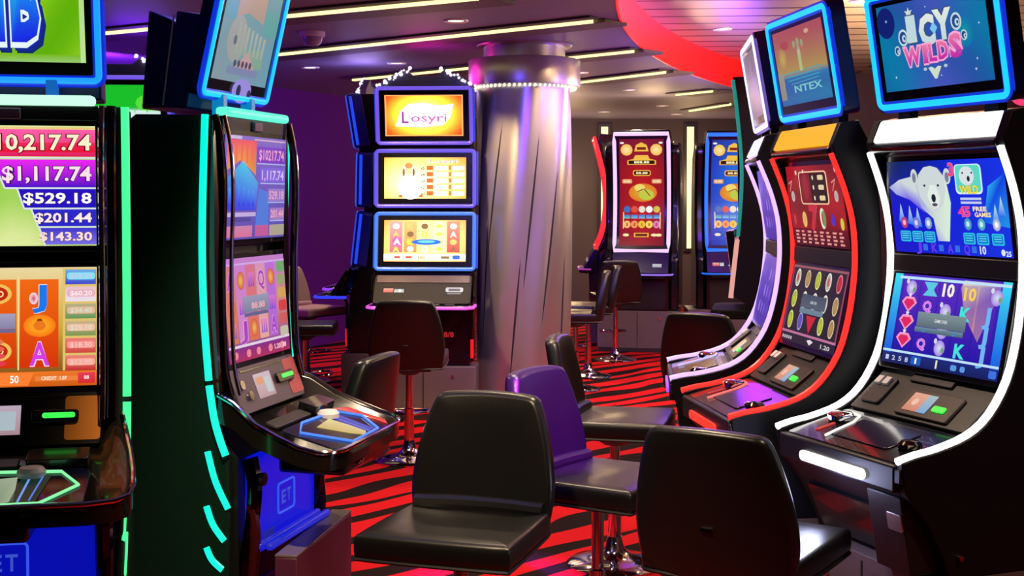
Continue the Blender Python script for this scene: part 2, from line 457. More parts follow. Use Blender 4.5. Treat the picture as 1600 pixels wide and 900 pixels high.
def art_icy(cv):
    cv.grid(0, 0, 1, 1, lambda x, y: mix(mix((20, 80, 150), (5, 120, 165), .5+.5*math.sin(6*x+3*y)), (80, 80, 190), max(0, 1-abs(x-.55)*2.2)*(.35+.65*abs(y-.5)*1.6)), 12, 12)
    cv.ell(.08, .80, .16, .18, (12, 30, 110), 1, 20); cv.ell(.80, .55, .13, .17, (10, 150, 160), 1, 20, c2=(15, 110, 170))
    ice = (190, 215, 220); dk = (60, 75, 110)
    # scrolls and crest
    for (cx, cy, r) in ((.235, .60, .085), (.735, .68, .085), (.79, .52, .05), (.165, .46, .05)):
        cv.ell(cx, cy, r, r*1.15, ice, 2, 18); cv.ell(cx, cy, r*.72, r*.85, (40, 70, 135), 3, 18); cv.ell(cx+.01, cy-.01, r*.42, r*.5, ice, 4, 14); cv.ell(cx+.015, cy-.01, r*.2, r*.25, (50, 80, 140), 5, 10)
    cv.star(.315, .86, .075, (205, 220, 205), 3, 6)
    cv.text('I', .325, .685, .27, ice, 6, .06, .09, out=dk, outw=.09)
    cv.text('C', .47, .65, .30, ice, 6, .06, .15, out=dk, outw=.09, c2=(225, 232, 225))
    cv.text('Y', .62, .68, .30, ice, 6, .06, .17, out=dk, outw=.09, c2=(225, 232, 225))
    cv.poly([(.50, .65), (.535, .72), (.57, .65), (.535, .58)], (120, 195, 235), 7)
    for i, (l, s, w, dy, h) in enumerate((('W', .31, .17, 0, .20), ('I', .43, .045, .005, .20), ('L', .50, .075, .012, .19), ('D', .595, .10, .022, .19), ('S', .71, .115, .05, .25))):
        cv.text(l, s, .375+dy, h, (245, 165, 215), 8, .10, w*1.1); cv.text(l, s, .375+dy, h*.96, (190, 45, 165), 9, .04, w*.94, c2=(235, 120, 165))
    cv.poly([(.44, .22), (.47, .23), (.50, .20), (.53, .23), (.56, .22), (.51, .09), (.49, .09)], (205, 220, 200), 6)
    cv.ell(.41, .21, .03, .02, (170, 195, 205), 6, 10); cv.ell(.60, .22, .03, .02, (170, 195, 205), 6, 10)
    for s, t, r in ((.09, .82, .022), (.88, .25, .018), (.86, .14, .022), (.55, .12, .014), (.12, .16, .02), (.48, .9, .014), (.93, .62, .016)): cv.star(s, t, r, (195, 220, 245), 5, 4, .35)
    return cv

def art_bear(cv):
    cv.grid(0, 0, 1, 1, lambda x, y: mix(mix((10, 20, 200), (20, 50, 225), x), (5, 40, 60), max(0, y-.55)*2*max(0, 1-x*1.7)), 10, 10)
    cv.poly([(.80, .35), (1, .30), (1, .85), (.86, .72)], [(10, 90, 230), (30, 150, 230), (10, 60, 220), (40, 170, 235)], 1)
    for s, t in ((.09, .44), (.17, .42), (.24, .40), (.95, .52), (.90, .44)): cv.poly([(s-.03, t-.10), (s+.03, t-.12), (s, t+.10)], [(20, 110, 235), (20, 110, 235), (190, 225, 250)], 2)
    fur = (205, 215, 215); sh = (160, 165, 225)
    # body, chest, neck
    cv.poly([(.0, .72), (.10, .80), (.24, .84), (.34, .60), (.42, .40), (.30, .45), (.18, .58), (.06, .64)], [sh, fur, fur, fur, sh, (90, 70, 225), (110, 90, 230), sh], 2)
    cv.poly([(.24, .82), (.52, .80), (.545, .55), (.50, .14), (.40, .14), (.38, .38), (.28, .50)], [fur, (215, 235, 215), (205, 235, 205), (215, 235, 215), sh, fur, sh], 3)
    for s in (.245, .535): cv.ell(s, .83, .055, .085, fur, 4, 14); cv.ell(s, .82, .03, .055, (120, 125, 150), 5, 12)
    cv.poly([(.27, .70), (.285, .85), (.34, .93), (.40, .945), (.46, .92), (.51, .83), (.515, .68), (.485, .54), (.44, .47), (.39, .45), (.34, .50), (.29, .60)], [fur]*12, 6)
    cv.poly([(.35, .62), (.38, .74), (.43, .74), (.46, .60), (.44, .50), (.39, .48)], (225, 235, 230), 7)
    for s in (.335, .455): cv.ell(s, .735, .018, .014, (40, 45, 60), 8, 10)
    cv.ell(.405, .60, .035, .045, (30, 32, 45), 8, 14); cv.ell(.41, .53, .045, .018, (85, 75, 100), 8, 12); cv.ell(.405, .50, .03, .014, (225, 215, 220), 9, 12)
    # badge at the upper right
    cv.rr(.60, .64, .82, .95, (215, 240, 250), .05, 3); cv.rr(.61, .66, .81, .94, (90, 215, 195), .04, 4)
    cv.ell(.70, .83, .11, .10, (215, 225, 230), 5, 16); cv.ell(.715, .80, .022, .03, (35, 35, 45), 6, 10); cv.ell(.67, .86, .012, .012, (40, 50, 70), 6, 8); cv.ell(.745, .86, .012, .012, (40, 50, 70), 6, 8)
    cv.text('WILD', .71, .69, .08, (245, 225, 70), 7, .03, .15, out=(130, 100, 0)); cv.text('3', .575, .90, .13, (235, 70, 130), 7, .04, .05, out=(250, 200, 220))
    cv.rect(.63, .58, .80, .605, (190, 200, 240), None, 4); cv.rect(.63, .54, .80, .565, (190, 200, 240), None, 4)
    cv.text('45', .65, .46, .10, (240, 60, 140), 6, .04, .10, out=(250, 190, 220)); cv.text('FREE', .78, .49, .045, (250, 235, 190), 6, .03, .11); cv.text('GAMES', .80, .43, .045, (250, 225, 150), 6, .03, .13)
    for k, s in enumerate((.11, .22, .33, .67, .78, .90)):
        c = [(235, 70, 110), (150, 150, 235), (170, 205, 215), (90, 190, 215), (110, 210, 205), (225, 225, 235)][k]
        cv.ell(s, .33, .055, .065, c, 4, 14, c2=mix(c, (20, 40, 160), .35)); cv.ell(s, .33, .025, .03, mix(c, W3, .6), 5, 10)
        cv.rr(s-.048, .12, s+.048, .24, (40, 190, 225), .02, 4); cv.rr(s-.038, .135, s+.038, .225, (15, 120, 205), .015, 5)
        for t in (.155, .18, .205): cv.rect(s-.03, t, s+.03, t+.01, (90, 215, 235), None, 6)
    for k, l in enumerate('JKAQ'): cv.text(l, .22+.14*k, .065, .09, (100, 60, 235), 4, .03, .05); cv.rect(.26+.14*k, .03, .30+.14*k, .10, (50, 110, 225), None, 4)
    cv.text('10', .77, .065, .08, (215, 225, 245), 4, .03, .05); cv.ell(.93, .05, .03, .035, (220, 230, 245), 4, 8); cv.text('25', .97, .04, .05, (220, 230, 245), 4, .03, .04)
    return cv

def art_ice_reels(cv):
    cv.grid(0, 0, 1, 1, lambda x, y: mix((25, 15, 150), (70, 40, 190), y), 4, 4)
    for s0, s1 in ((0, .07), (.93, 1)): cv.grid(s0, .1, s1, 1, lambda x, y: mix((20, 90, 225), (60, 220, 240), y), 1, 6, 1)
    for k in range(5):
        s = .095+.165*k; cv.rect(s, .16, s+.15, .93, (35, 15, 165), (90, 40, 190), 2)
    for t in (.66, .46, .26):
        cv.poly([(.10, t+.03), (.17, t-.08), (.24, t+.03), (.21, t+.09), (.13, t+.09)], (245, 150, 195), 3); cv.poly([(.12, t+.025), (.17, t-.055), (.22, t+.025), (.20, t+.065), (.14, t+.065)], (220, 35, 100), 4); cv.star(.17, t+.11, .035, (235, 225, 240), 4, 5)
    def bear(s, t):
        cv.ell(s, t, .085, .085, (215, 220, 235), 3, 14, c2=(160, 130, 225)); cv.ell(s-.04, t+.07, .025, .03, (215, 215, 235), 4, 8); cv.ell(s+.03, t-.02, .03, .03, (120, 160, 130), 5, 8)
    for s, t in ((.17, .85), (.90, .83), (.50, .63), (.50, .24), (.50, .42)): bear(s, t)
    for t in (.67, .26): cv.text('Q', .335, t, .10, (215, 110, 235), 4, .03, .08, out=(245, 220, 250))
    cv.poly([(.28, .93), (.40, .93), (.37, .85), (.41, .78), (.28, .78), (.32, .85)], (90, 200, 225), 3)
    cv.text('10', .50, .86, .13, (245, 240, 230), 4, .04, .10, out=(60, 30, 30)); cv.text('10', .685, .84, .13, (250, 205, 90), 4, .04, .10, out=(120, 70, 20))
    for t in (.63, .24): cv.text('K', .67, t, .14, (70, 225, 215), 4, .04, .09, out=(20, 80, 140))
    for t in (.64, .44, .24): cv.text('J', .845, t, .16, (110, 180, 240), 4, .04, .06, out=(30, 60, 160))
    cv.poly([(.60, .90), (.62, .98), (.92, .98), (.92, .9), (.80, .36), (.66, .62)], [(190, 150, 130), (235, 215, 190), (150, 110, 170), (130, 100, 190), (205, 150, 150), (180, 130, 150)], 2)
    cv.rect(.27, .44, .69, .60, (90, 105, 120), (125, 145, 150), 6); cv.rect(.26, .38, .68, .435, (75, 95, 120), (110, 140, 150), 6)
    cv.text('GAME OVER', .48, .52, .035, (225, 230, 235), 7, .01, .11); cv.ell(.34, .40, .03, .018, (60, 130, 190), 7, 8); cv.ell(.60, .40, .03, .018, (60, 130, 190), 7, 8)
    cv.rect(.0, .125, 1, .15, (190, 225, 245), None, 4); cv.rect(.05, .945, 1, .975, (190, 225, 250), None, 4)
    cv.rect(0, 0, 1, .115, (15, 25, 90), (20, 40, 120), 3)
    for k, l in enumerate(('1', '2', '5', '8')): cv.text(l, .05+.06*k, .06, .05, (190, 200, 230), 4, .02, .03)
    cv.rr(.27, .02, .36, .11, (25, 90, 190), .02, 4); cv.text('1', .315, .065, .06, W3, 5, .02, .015)
    cv.rect(.49, .02, .505, .11, (235, 225, 200), None, 4); cv.rr(.62, .03, .67, .09, (90, 150, 225), .02, 4); cv.rr(.70, .03, .74, .09, (90, 150, 225), .02, 4); cv.rr(.93, .02, .99, .10, (60, 110, 225), .02, 4)
    return cv

def art_sunset(cv):
    def g(x, y):
        if y < .42: return mix((20, 90, 160), (10, 120, 165), x*.6+.3*math.sin(20*y))
        return mix((165, 140, 70), (165, 75, 80), (y-.42)/.5)
    cv.grid(0, 0, 1, 1, g, 6, 14)
    cv.ell(.15, .62, .16, .16, (185, 165, 70), 1, 16, c2=(165, 120, 75)); cv.ell(.22, .80, .16, .06, (170, 60, 70), 1, 12); cv.ell(.70, .90, .08, .03, (205, 160, 130), 2, 12)
    for s, t, r in ((.42, .78, .05), (.50, .80, .055), (.58, .77, .05), (.50, .70, .06)): cv.ell(s, t, r, r, (120, 150, 140), 2, 10, c2=(160, 150, 100))
    cv.rect(.47, .42, .53, .70, (175, 180, 120), (165, 175, 130), 3)
    for k in range(5): cv.line([(.1+.05*k, .42-.05*k), (.9-.03*k, .43-.045*k)], .012, (50, 160, 180), 2)
    cv.rect(0, .08, .12, .45, (130, 130, 130), (150, 140, 120), 2)
    cv.text('NTEX', .58, .20, .09, (120, 195, 195), 4, .02, .55)
    return cv

def art_sevens(cv):
    cv.grid(0, 0, 1, 1, lambda x, y: mix((120, 15, 25), (175, 25, 35), .5+.5*math.sin(5*x+7*y)), 6, 6)
    cv.rect(0, 0, 1, .22, (70, 10, 30), (110, 12, 32), 1)
    cv.rr(.24, .52, .76, .93, (240, 205, 165), .06, 2); cv.rr(.255, .535, .745, .915, (125, 15, 25), .05, 3); cv.rect(.45, .545, .735, .905, (35, 12, 15), None, 4)
    cv.ell(.36, .74, .10, .16, (150, 25, 45), 4, 14)
    for t in (.60, .73, .85): cv.ell(.51, t, .025, .03, (235, 215, 190), 5, 8); cv.rr(.60, t-.03, .70, t+.03, (225, 205, 160), .02, 5)
    for s in (.07, .87): cv.line([(s-.04, .78), (s+.03, .82), (s-.03, .68)], .02, (215, 130, 120), 3); cv.ell(s+.02, .62, .06, .07, (150, 150, 165), 3, 10, c2=(205, 180, 170))
    cv.ell(.20, .92, .03, .03, (250, 215, 205), 3, 8); cv.ell(.34, .93, .025, .025, (245, 205, 200), 3, 8); cv.ell(.92, .94, .03, .04, (235, 170, 170), 3, 8)
    cv.ell(.26, .33, .075, .10, (205, 165, 75), 3, 14, c2=(235, 190, 110)); cv.text('7', .44, .36, .28, (195, 40, 60), 4, .06, .16, out=(240, 140, 140))
    cv.ell(.60, .35, .085, .13, (225, 225, 200), 3, 16); cv.ell(.62, .35, .06, .10, (110, 150, 90), 4, 14); cv.ell(.60, .35, .03, .08, (190, 80, 80), 5, 10)
    cv.ell(.78, .33, .055, .075, (70, 50, 190), 3, 12); cv.ell(.93, .29, .055, .075, (205, 200, 60), 3, 12); cv.ell(.07, .33, .04, .07, (190, 60, 70), 3, 10)
    for r in range(4):
        for k in range(8): cv.rect(.05+.115*k, .165-.045*r, .12+.115*k-.02*((k+r) % 2), .19-.045*r, (225, 150, 140), None, 3)
    return cv

def art_fruit(cv):
    cv.grid(0, 0, 1, 1, lambda x, y: (18, 12, 24), 2, 2)
    cv.rect(0, .11, 1, .14, (185, 110, 150), None, 2); cv.rect(0, .95, 1, .98, (150, 80, 90), None, 2); cv.rect(0, .14, .025, .95, (110, 50, 90), None, 2); cv.rect(.975, .14, 1, .95, (140, 60, 80), None, 2)
    C = {0: (150, 200, 60), 1: (190, 150, 80), 2: (215, 215, 190), 3: (90, 80, 200), 4: (205, 30, 50), 5: (190, 205, 40)}
    rows = ((.82, (2, 1, 5, 2, 4)), (.55, (5, 2, 2, 2, 1)), (.28, (5, 3, 4, 5, 1)))
    for t, row in rows:
        for k, i in enumerate(row):
            s = .12+.19*k
            if i == 4 and t < .5: cv.poly([(s-.09, t+.09), (s, t-.13), (s+.09, t+.09)], (195, 20, 45), 3)
            else:
                cv.ell(s, t, .085, .115, mix(C[i], W3, .45), 3, 16); cv.ell(s, t, .068, .095, C[i], 4, 16, c2=mix(C[i], (60, 40, 20), .3))
                if i == 2: cv.ell(s, t, .035, .06, (190, 70, 80), 5, 10)
    cv.rect(.27, .46, .72, .63, (75, 90, 105), (60, 72, 90), 6); cv.rect(.27, .39, .70, .455, (100, 125, 140), None, 6); cv.text('GAME OVER', .5, .54, .035, (200, 210, 215), 7, .01, .12)
    cv.rect(0, 0, 1, .10, (25, 20, 35), None, 3)
    for k in range(5): cv.rect(.03+.04*k, .03, .055+.04*k, .07, (190, 185, 190), None, 4)
    cv.poly([(.50, .07), (.56, .02), (.62, .07), (.56, .09)], (225, 215, 220), 4); cv.text('1.20', .84, .05, .05, (210, 205, 210), 4, .02, .16)
    return cv

def art_burst(cv):
    cv.grid(0, 0, 1, 1, radial(W3, (255, 225, 60), (245, 35, 10), .5, .52, .62, .78), 14, 10)
    cv.poly([(.13, .24), (.20, .60), (.30, .78), (.50, .80), (.70, .74), (.88, .78), (.84, .45), (.74, .26), (.45, .22)], (255, 255, 250), 1)
    cv.text('L', .26, .46, .28, (120, 50, 130), 3, .02, .09); cv.text('osyri', .56, .45, .20, (190, 90, 170), 3, .01, .46, c2=(120, 60, 120))
    for a, b, c, d in ((0, 0, 1, .025), (0, .975, 1, 1), (0, 0, .018, 1), (.982, 0, 1, 1)): cv.rect(a, b, c, d, (250, 140, 80), None, 2)
    return cv

def art_gold_table(cv):
    cv.grid(0, 0, 1, 1, radial((255, 250, 225), (255, 215, 120), (235, 130, 40), .4, .4, .8, .9), 8, 6)
    cv.ell(.32, .28, .30, .30, (255, 252, 235), 1, 18); cv.ell(.30, .68, .14, .19, (250, 245, 230), 2, 16); cv.ell(.30, .70, .085, .13, (235, 190, 130), 3, 14); cv.ell(.30, .80, .10, .07, (190, 120, 60), 4, 12)
    for s in (.24, .36): cv.ell(s, .64, .03, .10, (120, 75, 40), 3, 10)
    cv.ell(.27, .71, .012, .01, (60, 30, 20), 5, 6); cv.ell(.33, .71, .012, .01, (60, 30, 20), 5, 6)
    cv.text('Losyri', .72, .91, .09, (235, 190, 215), 3, .02, .36, out=(170, 110, 80))
    for k in range(5):
        t = .74-.155*k
        cv.rect(.52, t-.045, .60, t+.06, (225, 90, 30), None, 2); cv.rect(.61, t-.045, .78, t+.06, (255, 248, 220), (250, 235, 190), 2); cv.rect(.79, t-.045, .82, t+.06, (225, 100, 40), None, 2); cv.rect(.83, t-.045, .98, t+.06, (255, 250, 228), (250, 235, 190), 2)
        cv.text('x%d' % (5-k), .47, t, .07, (60, 30, 20), 4, .02, .05); cv.rect(.63, t+.055, .97, t+.066, (190, 130, 60), None, 3)
    for a in (.2, .45): cv.ell(a, .06, .05, .03, (215, 80, 40), 3, 10)
    return cv

def art_gold_reels(cv):
    cv.grid(0, 0, 1, 1, radial((250, 225, 150), (240, 205, 120), (235, 130, 60), .5, .5, .7, .9), 6, 5)
    cs = [(225, 90, 110), (215, 120, 60), (220, 190, 120), (200, 215, 150), (225, 70, 60)]
    for k in range(5):
        s = .07+.175*k
        cv.rect(s, .22, s+.155, .97, cs[k], mix(cs[k], (250, 230, 170), .35), 1)
        for j, t in enumerate((.85, .66, .47, .30)):
            c = [(250, 225, 215), (255, 170, 90), (120, 90, 50), (240, 215, 60), (255, 225, 200)][(k+j) % 5]
            if k == 3: cv.poly([(s+.02, t), (s+.078, t+.06), (s+.136, t), (s+.078, t-.05)], (225, 205, 80), 2)
            elif (k+j) % 2: cv.text('AKQJA'[k], s+.078, t, .13, c, 2, .04, .08)
            else: cv.ell(s+.078, t, .085, .07, c, 2, 12)
    cv.ell(.16, .48, .12, .14, (225, 60, 190), 2, 14, c2=(220, 90, 120)); cv.text('A', .16, .48, .14, (255, 235, 250), 4, .04, .09)
    cv.ell(.52, .47, .36, .07, (30, 90, 205), 4, 18); cv.ell(.52, .48, .22, .035, (90, 170, 240), 5, 14)
    cv.rect(0, .02, 1, .18, (235, 215, 160), (250, 240, 205), 3)
    for s in (.13, .27): cv.rect(s, .08, s+.07, .13, (200, 60, 50), None, 4)
    cv.text('100', .46, .10, .06, (140, 100, 40), 4, .02, .08); cv.rect(.70, .07, .80, .13, (110, 90, 70), None, 4); cv.rr(.84, .05, .93, .15, (50, 90, 200), .03, 4)
    return cv

def art_green_fields(cv):
    cv.grid(0, 0, 1, 1, lambda x, y: (25, 190, 40) if y > .45 else (200, 235, 220), 2, 8)
    for k in range(7): cv.rect(.02+.14*k, .02, .14+.14*k, .44, (190, 230, 215), (215, 240, 235), 2)
    cv.ell(.9, .6, .35, .2, (90, 220, 60), 2, 14)
    return cv

def art_fortune(cv, red=True):
    a, b, c = ((150, 15, 30), (185, 25, 30), (70, 15, 70)) if red else ((10, 60, 190), (20, 110, 220), (15, 30, 120))
    cv.grid(0, 0, 1, 1, lambda x, y: mix(mix(b, a, abs(x-.5)*2), c, max(0, abs(y-.45)-.25)*1.6), 8, 20)
    gold, cream = (240, 190, 70), (250, 230, 170)
    for s in (.17, .83): cv.ell(s, .90, .055, .055, cream, 2, 12, c2=gold)
    cv.poly([(.34, .885), (.66, .885), (.62, .945), (.50, .97), (.38, .945)], gold, 2); cv.rect(.40, .90, .60, .925, (120, 20, 20), None, 3)
    cv.poly([(.18, .76), (.82, .76), (.82, .80), (.68, .815), (.64, .85), (.36, .85), (.32, .815), (.18, .80)], gold, 2); cv.rect(.21, .767, .79, .80, (35, 12, 10), None, 3); cv.text('888.88', .5, .784, .022, (255, 245, 190), 4, .03, .34)
    cv.rr(.30, .655, .70, .71, gold, .02, 2); cv.rr(.32, .663, .68, .702, (80, 15, 15), .015, 3); cv.text('88.88', .5, .683, .02, (255, 240, 190), 4, .03, .26)
    for s in (.17, .83): cv.rr(s-.11, .585, s+.11, .625, (225, 165, 110), .012, 2); cv.text('8.88', s, .605, .016, (255, 245, 215), 3, .02, .14)
    cv.ell(.52, .50, .13, .085, (215, 180, 60), 2, 18, c2=(225, 120, 30)); cv.ell(.45, .545, .05, .035, (235, 215, 110), 3, 12); cv.ell(.60, .48, .07, .05, (190, 200, 70), 3, 12); cv.line([(.40, .51), (.55, .535), (.68, .47)], .008, (120, 50, 20), 4)
    for k in range(5):
        s = .17+.165*k
        cv.ell(s, .345, .032, .032, [(60, 110, 190), (225, 80, 60), (235, 220, 200), (245, 245, 245), (215, 190, 70)][k], 3, 10)
        cv.rect(s-.07, .26, s+.07, .295, (120, 185, 225) if k else (90, 200, 190), (60, 110, 200), 3)
        cv.ell(s, .205, .034, .036, [(240, 190, 110), (240, 150, 90), (235, 190, 60), (245, 215, 90), (215, 130, 190)][k], 3, 10); cv.text('88A88'[k], s, .205, .03, (190, 40, 40), 4, .03, .04)
    cv.rect(.08, .165, .10, .32, cream, None, 4); cv.rect(.90, .165, .92, .32, cream, None, 4)
    cv.rect(.33, .085, .66, .125, gold, None, 2); cv.rect(.36, .092, .63, .118, (110, 35, 20), None, 3)
    for s in (.15, .78, .88): cv.ell(s, .105, .03, .015, cream, 2, 8)
    for s in (.07, .93): cv.ell(s, .965, .02, .01, (240, 240, 245), 2, 8)
    return cv
# ------------------------------------------------------------------ slot machines with an S-shaped lit edge (right-hand bank)
def pose_rz(deg): return math.radians(deg) + PI/2
EDGE = [(0.0, .905), (-.055, .918), (-.13, .930), (-.24, .962), (-.32, 1.018), (-.385, 1.115), (-.42, 1.23), (-.438, 1.35), (-.443, 1.455), (-.433, 1.57), (-.402, 1.685), (-.356, 1.797)]
def edge_curve(n=4): return [(p.x, p.y) for p in catmull([(v, z, 0) for v, z in EDGE], n)]

def curved_machine(pos, deg, label, edge_rgb, bar_rgb, bar_s, topper_rgb, art1, art2, art3, front_rgb, zb=.50, dim=1.0):
    F = Frame(zb)
    root = thing('slot_machine', label, 'slot machine', (pos[0], pos[1], zb), pose_rz(deg), 'curved slot machines of the near right bank')
    ec = edge_curve(3)
    back = [(-.50, 1.80), (-.52, 1.60), (-.53, 1.3), (-.60, 1.0), (-.62, zb)]
    low = [(-.17, zb), (-.15, .62), (-.09, .73), (-.015, .815), (0.0, .88)]
    inner = [(v-.030, z-.004) for v, z in ec[1:]]
    prism(F, 'cabinet', SATIN, root, [(-.03, .885)] + inner + [(-.43, 1.85)] + back + low[:-1] + [(-.03, .85)], -.285, .285, bevel=0)
    for sg in (-1, 1):
        a, b = sorted((sg*.285, sg*.318))
        prism(F, 'side_panel', mat('blue_black_panel', (9, 9, 20), .5, spec=.3), root, ec + [(-.345, 1.83), (-.375, 1.905), (-.44, 1.915)] + back + low, a, b, bevel=.004)
        bm = bmesh.new(); sweep(bm, [F.p(sg*.302, v+.006, z+.004) for v, z in ec], .0115, 8, False, (1, 0, 0))
        finish(bm, 'edge_light', emit(edge_rgb, 3.0 if min(edge_rgb) > 200 else 1.6), root)
    # hood with the lit bar
    prism(F, 'hood', BLACK, root, [(-.372, 1.79), (-.345, 1.80), (-.338, 1.815), (-.352, 1.828), (-.386, 1.905), (-.44, 1.915), (-.47, 1.80)], -.286, .286, bevel=.004)
    f = panel_map(F, -.285, .285, (-.352, 1.829), (-.386, 1.903))
    slab_on(f, 'light_bar', emit(bar_rgb, bar_s), root, .0, .0, 1.0, 1.0, .008, -.002, .012)
    # screens
    for (bot, top, nm, art) in (((-.437, 1.472), (-.393, 1.768), 'upper_screen', art1), ((-.379, 1.108), (-.4365, 1.399), 'lower_screen', art2)):
        f = panel_map(F, -.267, .267, bot, top, .0)
        slab_on(f, 'screen_bezel', BLACK, root, -.03, -.06, 1.03, 1.06, .012, -.011, .008)
        cv = Canvas(f, .0004, .0025); art(cv); cv.build(nm, root, dim)
    prism(F, 'screen_joint', SATIN, root, [(-.455, 1.405), (-.432, 1.405), (-.434, 1.465), (-.455, 1.465)], -.283, .283)
    # topper
    f = panel_map(F, -.311, .311, (-.393, 1.931), (-.325, 2.322))
    tp = slab_on(f, 'topper', mat('blue_lit_topper', (16, 20, 92), .35), root, 0, 0, 1, 1, .06, -.06, .025)  # blue glow of the frame is put into the body colour
    ring_on(f, 'topper_halo', emit(mix(topper_rgb, (10, 20, 235), .75) if topper_rgb[0] < 100 else (120, 90, 200), .75), tp, .03, .05, .97, .95, .022, .022, -.004, flat=.5)  # glow ring added to imitate the halo of the topper light
    ring_on(f, 'topper_light', emit(topper_rgb, 1.6), tp, .028, .045, .972, .955, .022, .010, .006, flat=.7)
    ts = slab_on(f, 'topper_bezel', BLACK, tp, .06, .09, .94, .91, .006, -.002, .01)
    g = lambda s, t, d=0: f(.10+.80*s, .17+.70*t, d)
    g.w, g.h = f.w*.80, f.h*.70
    cv = Canvas(g, .0004, .0055); art3(cv); cv.build('topper_screen', tp, dim)
    for u in (-.2, .2):
        obox(F, 'bracket', SATIN, tp, (u-.03, u+.03), (-.44, -.405), (1.90, 1.96))
    # console between screens and deck
    f = panel_map(F, -.27, .27, (-.255, .965), (-.40, 1.085), .0)
    cs = slab_on(f, 'console', SATIN, root, 0, 0, 1, 1.0, .014, -.012, .006)
    slab_on(f, 'card_reader', mat('brown_console', (52, 42, 40), .4), cs, .40, .06, .84, .62, .010, .002, .008)
    cv = Canvas(submap(f, .45, .14, .20, .40), .0005, .0135)
    cv.rect(0, 0, .62, 1, (205, 130, 110), (225, 165, 140)); cv.rect(.62, 0, 1, 1, (120, 165, 205), (165, 185, 190)); cv.ell(.3, .5, .18, .2, (235, 190, 170), 2, 10)
    cv.build('display', cs, 1.0)
    slab_on(f, 'bill_slot_light', emit((60, 235, 70), 1.3), cs, .68, .22, .78, .34, .006, .012, .006)
    slab_on(f, 'slot_cover', GREY, cs, .30, .78, .66, 1.02, .008, .003, .004)
    slab_on(f, 'key_switch', GREY, cs, .05, .15, .22, .75, .010, .002, .01)
    for s in (.09, .16): slab_on(f, 'switch_cap', WHITEP, cs, s-.025, .55, s+.025, .72, .012, .010, .004)
    # deck
    f = panel_map(F, -.27, .27, (-.012, .897), (-.245, .955), 0)
    dk = slab_on(f, 'button_deck', BLACK, root, 0, 0, 1, 1, .012, -.010, .012)
    slab_on(f, 'touch_pad', mat('dark_violet_glass', (38, 32, 58), .12), dk, .28, .22, .80, .80, .004, .002, .012)
    bm = bmesh.new()
    sweep(bm, [f(s, t, .008) for s, t in [(x/1.0, y) for x, y in ((.13, .86), (.22, .84), (.28, .62), (.30, .30), (.315, .12))]], .0045, 6, False, (0, 0, 1))
    finish(bm, 'arc_light', emit(tuple(min(255, int(c*.6+100)) for c in edge_rgb), 1.0), dk)
    bm = bmesh.new(); c0 = f(.12, .70, .006); lathe(bm, [(.045, c0.z-.006), (.045, c0.z+.008), (.034, c0.z+.016), (.001, c0.z+.018)], 20, c0.x, c0.y); finish(bm, 'spin_button', CHROME, dk)
    slab_on(f, 'button', emit((215, 40, 40), .7), dk, .15, .22, .175, .52, .006, .001, .004)
    bm = bmesh.new(); c0 = f(.88, .45, .006); lathe(bm, [(.035, c0.z-.006), (.035, c0.z+.006), (.026, c0.z+.014), (.001, c0.z+.016)], 20, c0.x, c0.y); finish(bm, 'round_button', DCHROME, dk)
    # front
    obox(F, 'deck_front', SATIN, root, (-.29, .29), (-.03, .006), (.815, .895), bevel=.008)
    f = panel_map(F, -.29, .29, (.006, .815), (.006, .895))
    slab_on(f, 'front_light', emit(front_rgb, 3.5 if min(front_rgb) > 200 else 1.6), root, .22, .16, .78, .56, .010, .0, .018)
    prism(F, 'belly_door', BLACK, root, [(-.16, zb+.02), (-.135, .62), (-.08, .735), (-.07, .73), (-.12, .615), (-.145, zb+.02)], -.24, .12, bevel=0)
    prism(F, 'knee_panel', SATIN, root, [(-.16, zb+.01), (-.06, zb+.01), (-.02, .80), (-.10, .80)], .13, .284, bevel=.004)
    f = panel_map(F, .13, .284, (-.06, zb+.01), (-.02, .80))
    slab_on(f, 'name_plate', mat('plate_silver', (190, 170, 175), .35, metal=.8), root, .55, .55, .98, .78, .005, 0, .008)
    obox(F, 'deck_latch', GREY, root, (.286, .312), (-.04, .004), (.845, .885))
    bm = bmesh.new(); c = F.p(.318, -.20, .62)
    sweep(bm, [c, c+Vector((.012, 0, 0))], .008, 10); finish(bm, 'side_lock', CHROME, root)
    return root

def dark_art(cv):
    cv.grid(0, 0, 1, 1, lambda x, y: mix((60, 40, 110), (85, 78, 110), y), 2, 4)
    cv.rect(.1, .3, .9, .6, (70, 60, 130), (95, 85, 130), 2); cv.ell(.5, .75, .15, .12, (110, 95, 130), 2, 12); return cv
def violet_art(cv):
    cv.grid(0, 0, 1, 1, lambda x, y: mix((60, 35, 160), (95, 70, 190), y), 2, 4)
    for k in range(5):
        for j in range(3): cv.ell(.12+.19*k, .25+.25*j, .07, .09, mix((90, 60, 200), (170, 140, 220), ((k*3+j) % 4)/4), 2, 10)
    return cv

curved_machine((.976, 3.858), 201.4, 'curved slot machine with bright white edge lights and a polar bear screen', (255, 252, 245), (255, 253, 248), 1.6, (20, 175, 255), art_bear, art_ice_reels, art_icy, (255, 252, 245), zb=.56)
curved_machine((.698, 4.607), 187.6, 'curved slot machine with red edge lights, an orange light bar and fruit symbols on screen', (255, 40, 35), (255, 165, 20), 1.2, (20, 175, 255), art_sevens, art_fruit, art_sunset, (255, 45, 30), zb=.56)
curved_machine((.684, 5.534), 174.1, 'curved slot machine with violet-white edge lights, seen side on beyond the red-lit one', (200, 165, 255), (245, 240, 255), 1.3, (235, 225, 255), violet_art, violet_art, dark_art, (150, 70, 230), zb=.56)

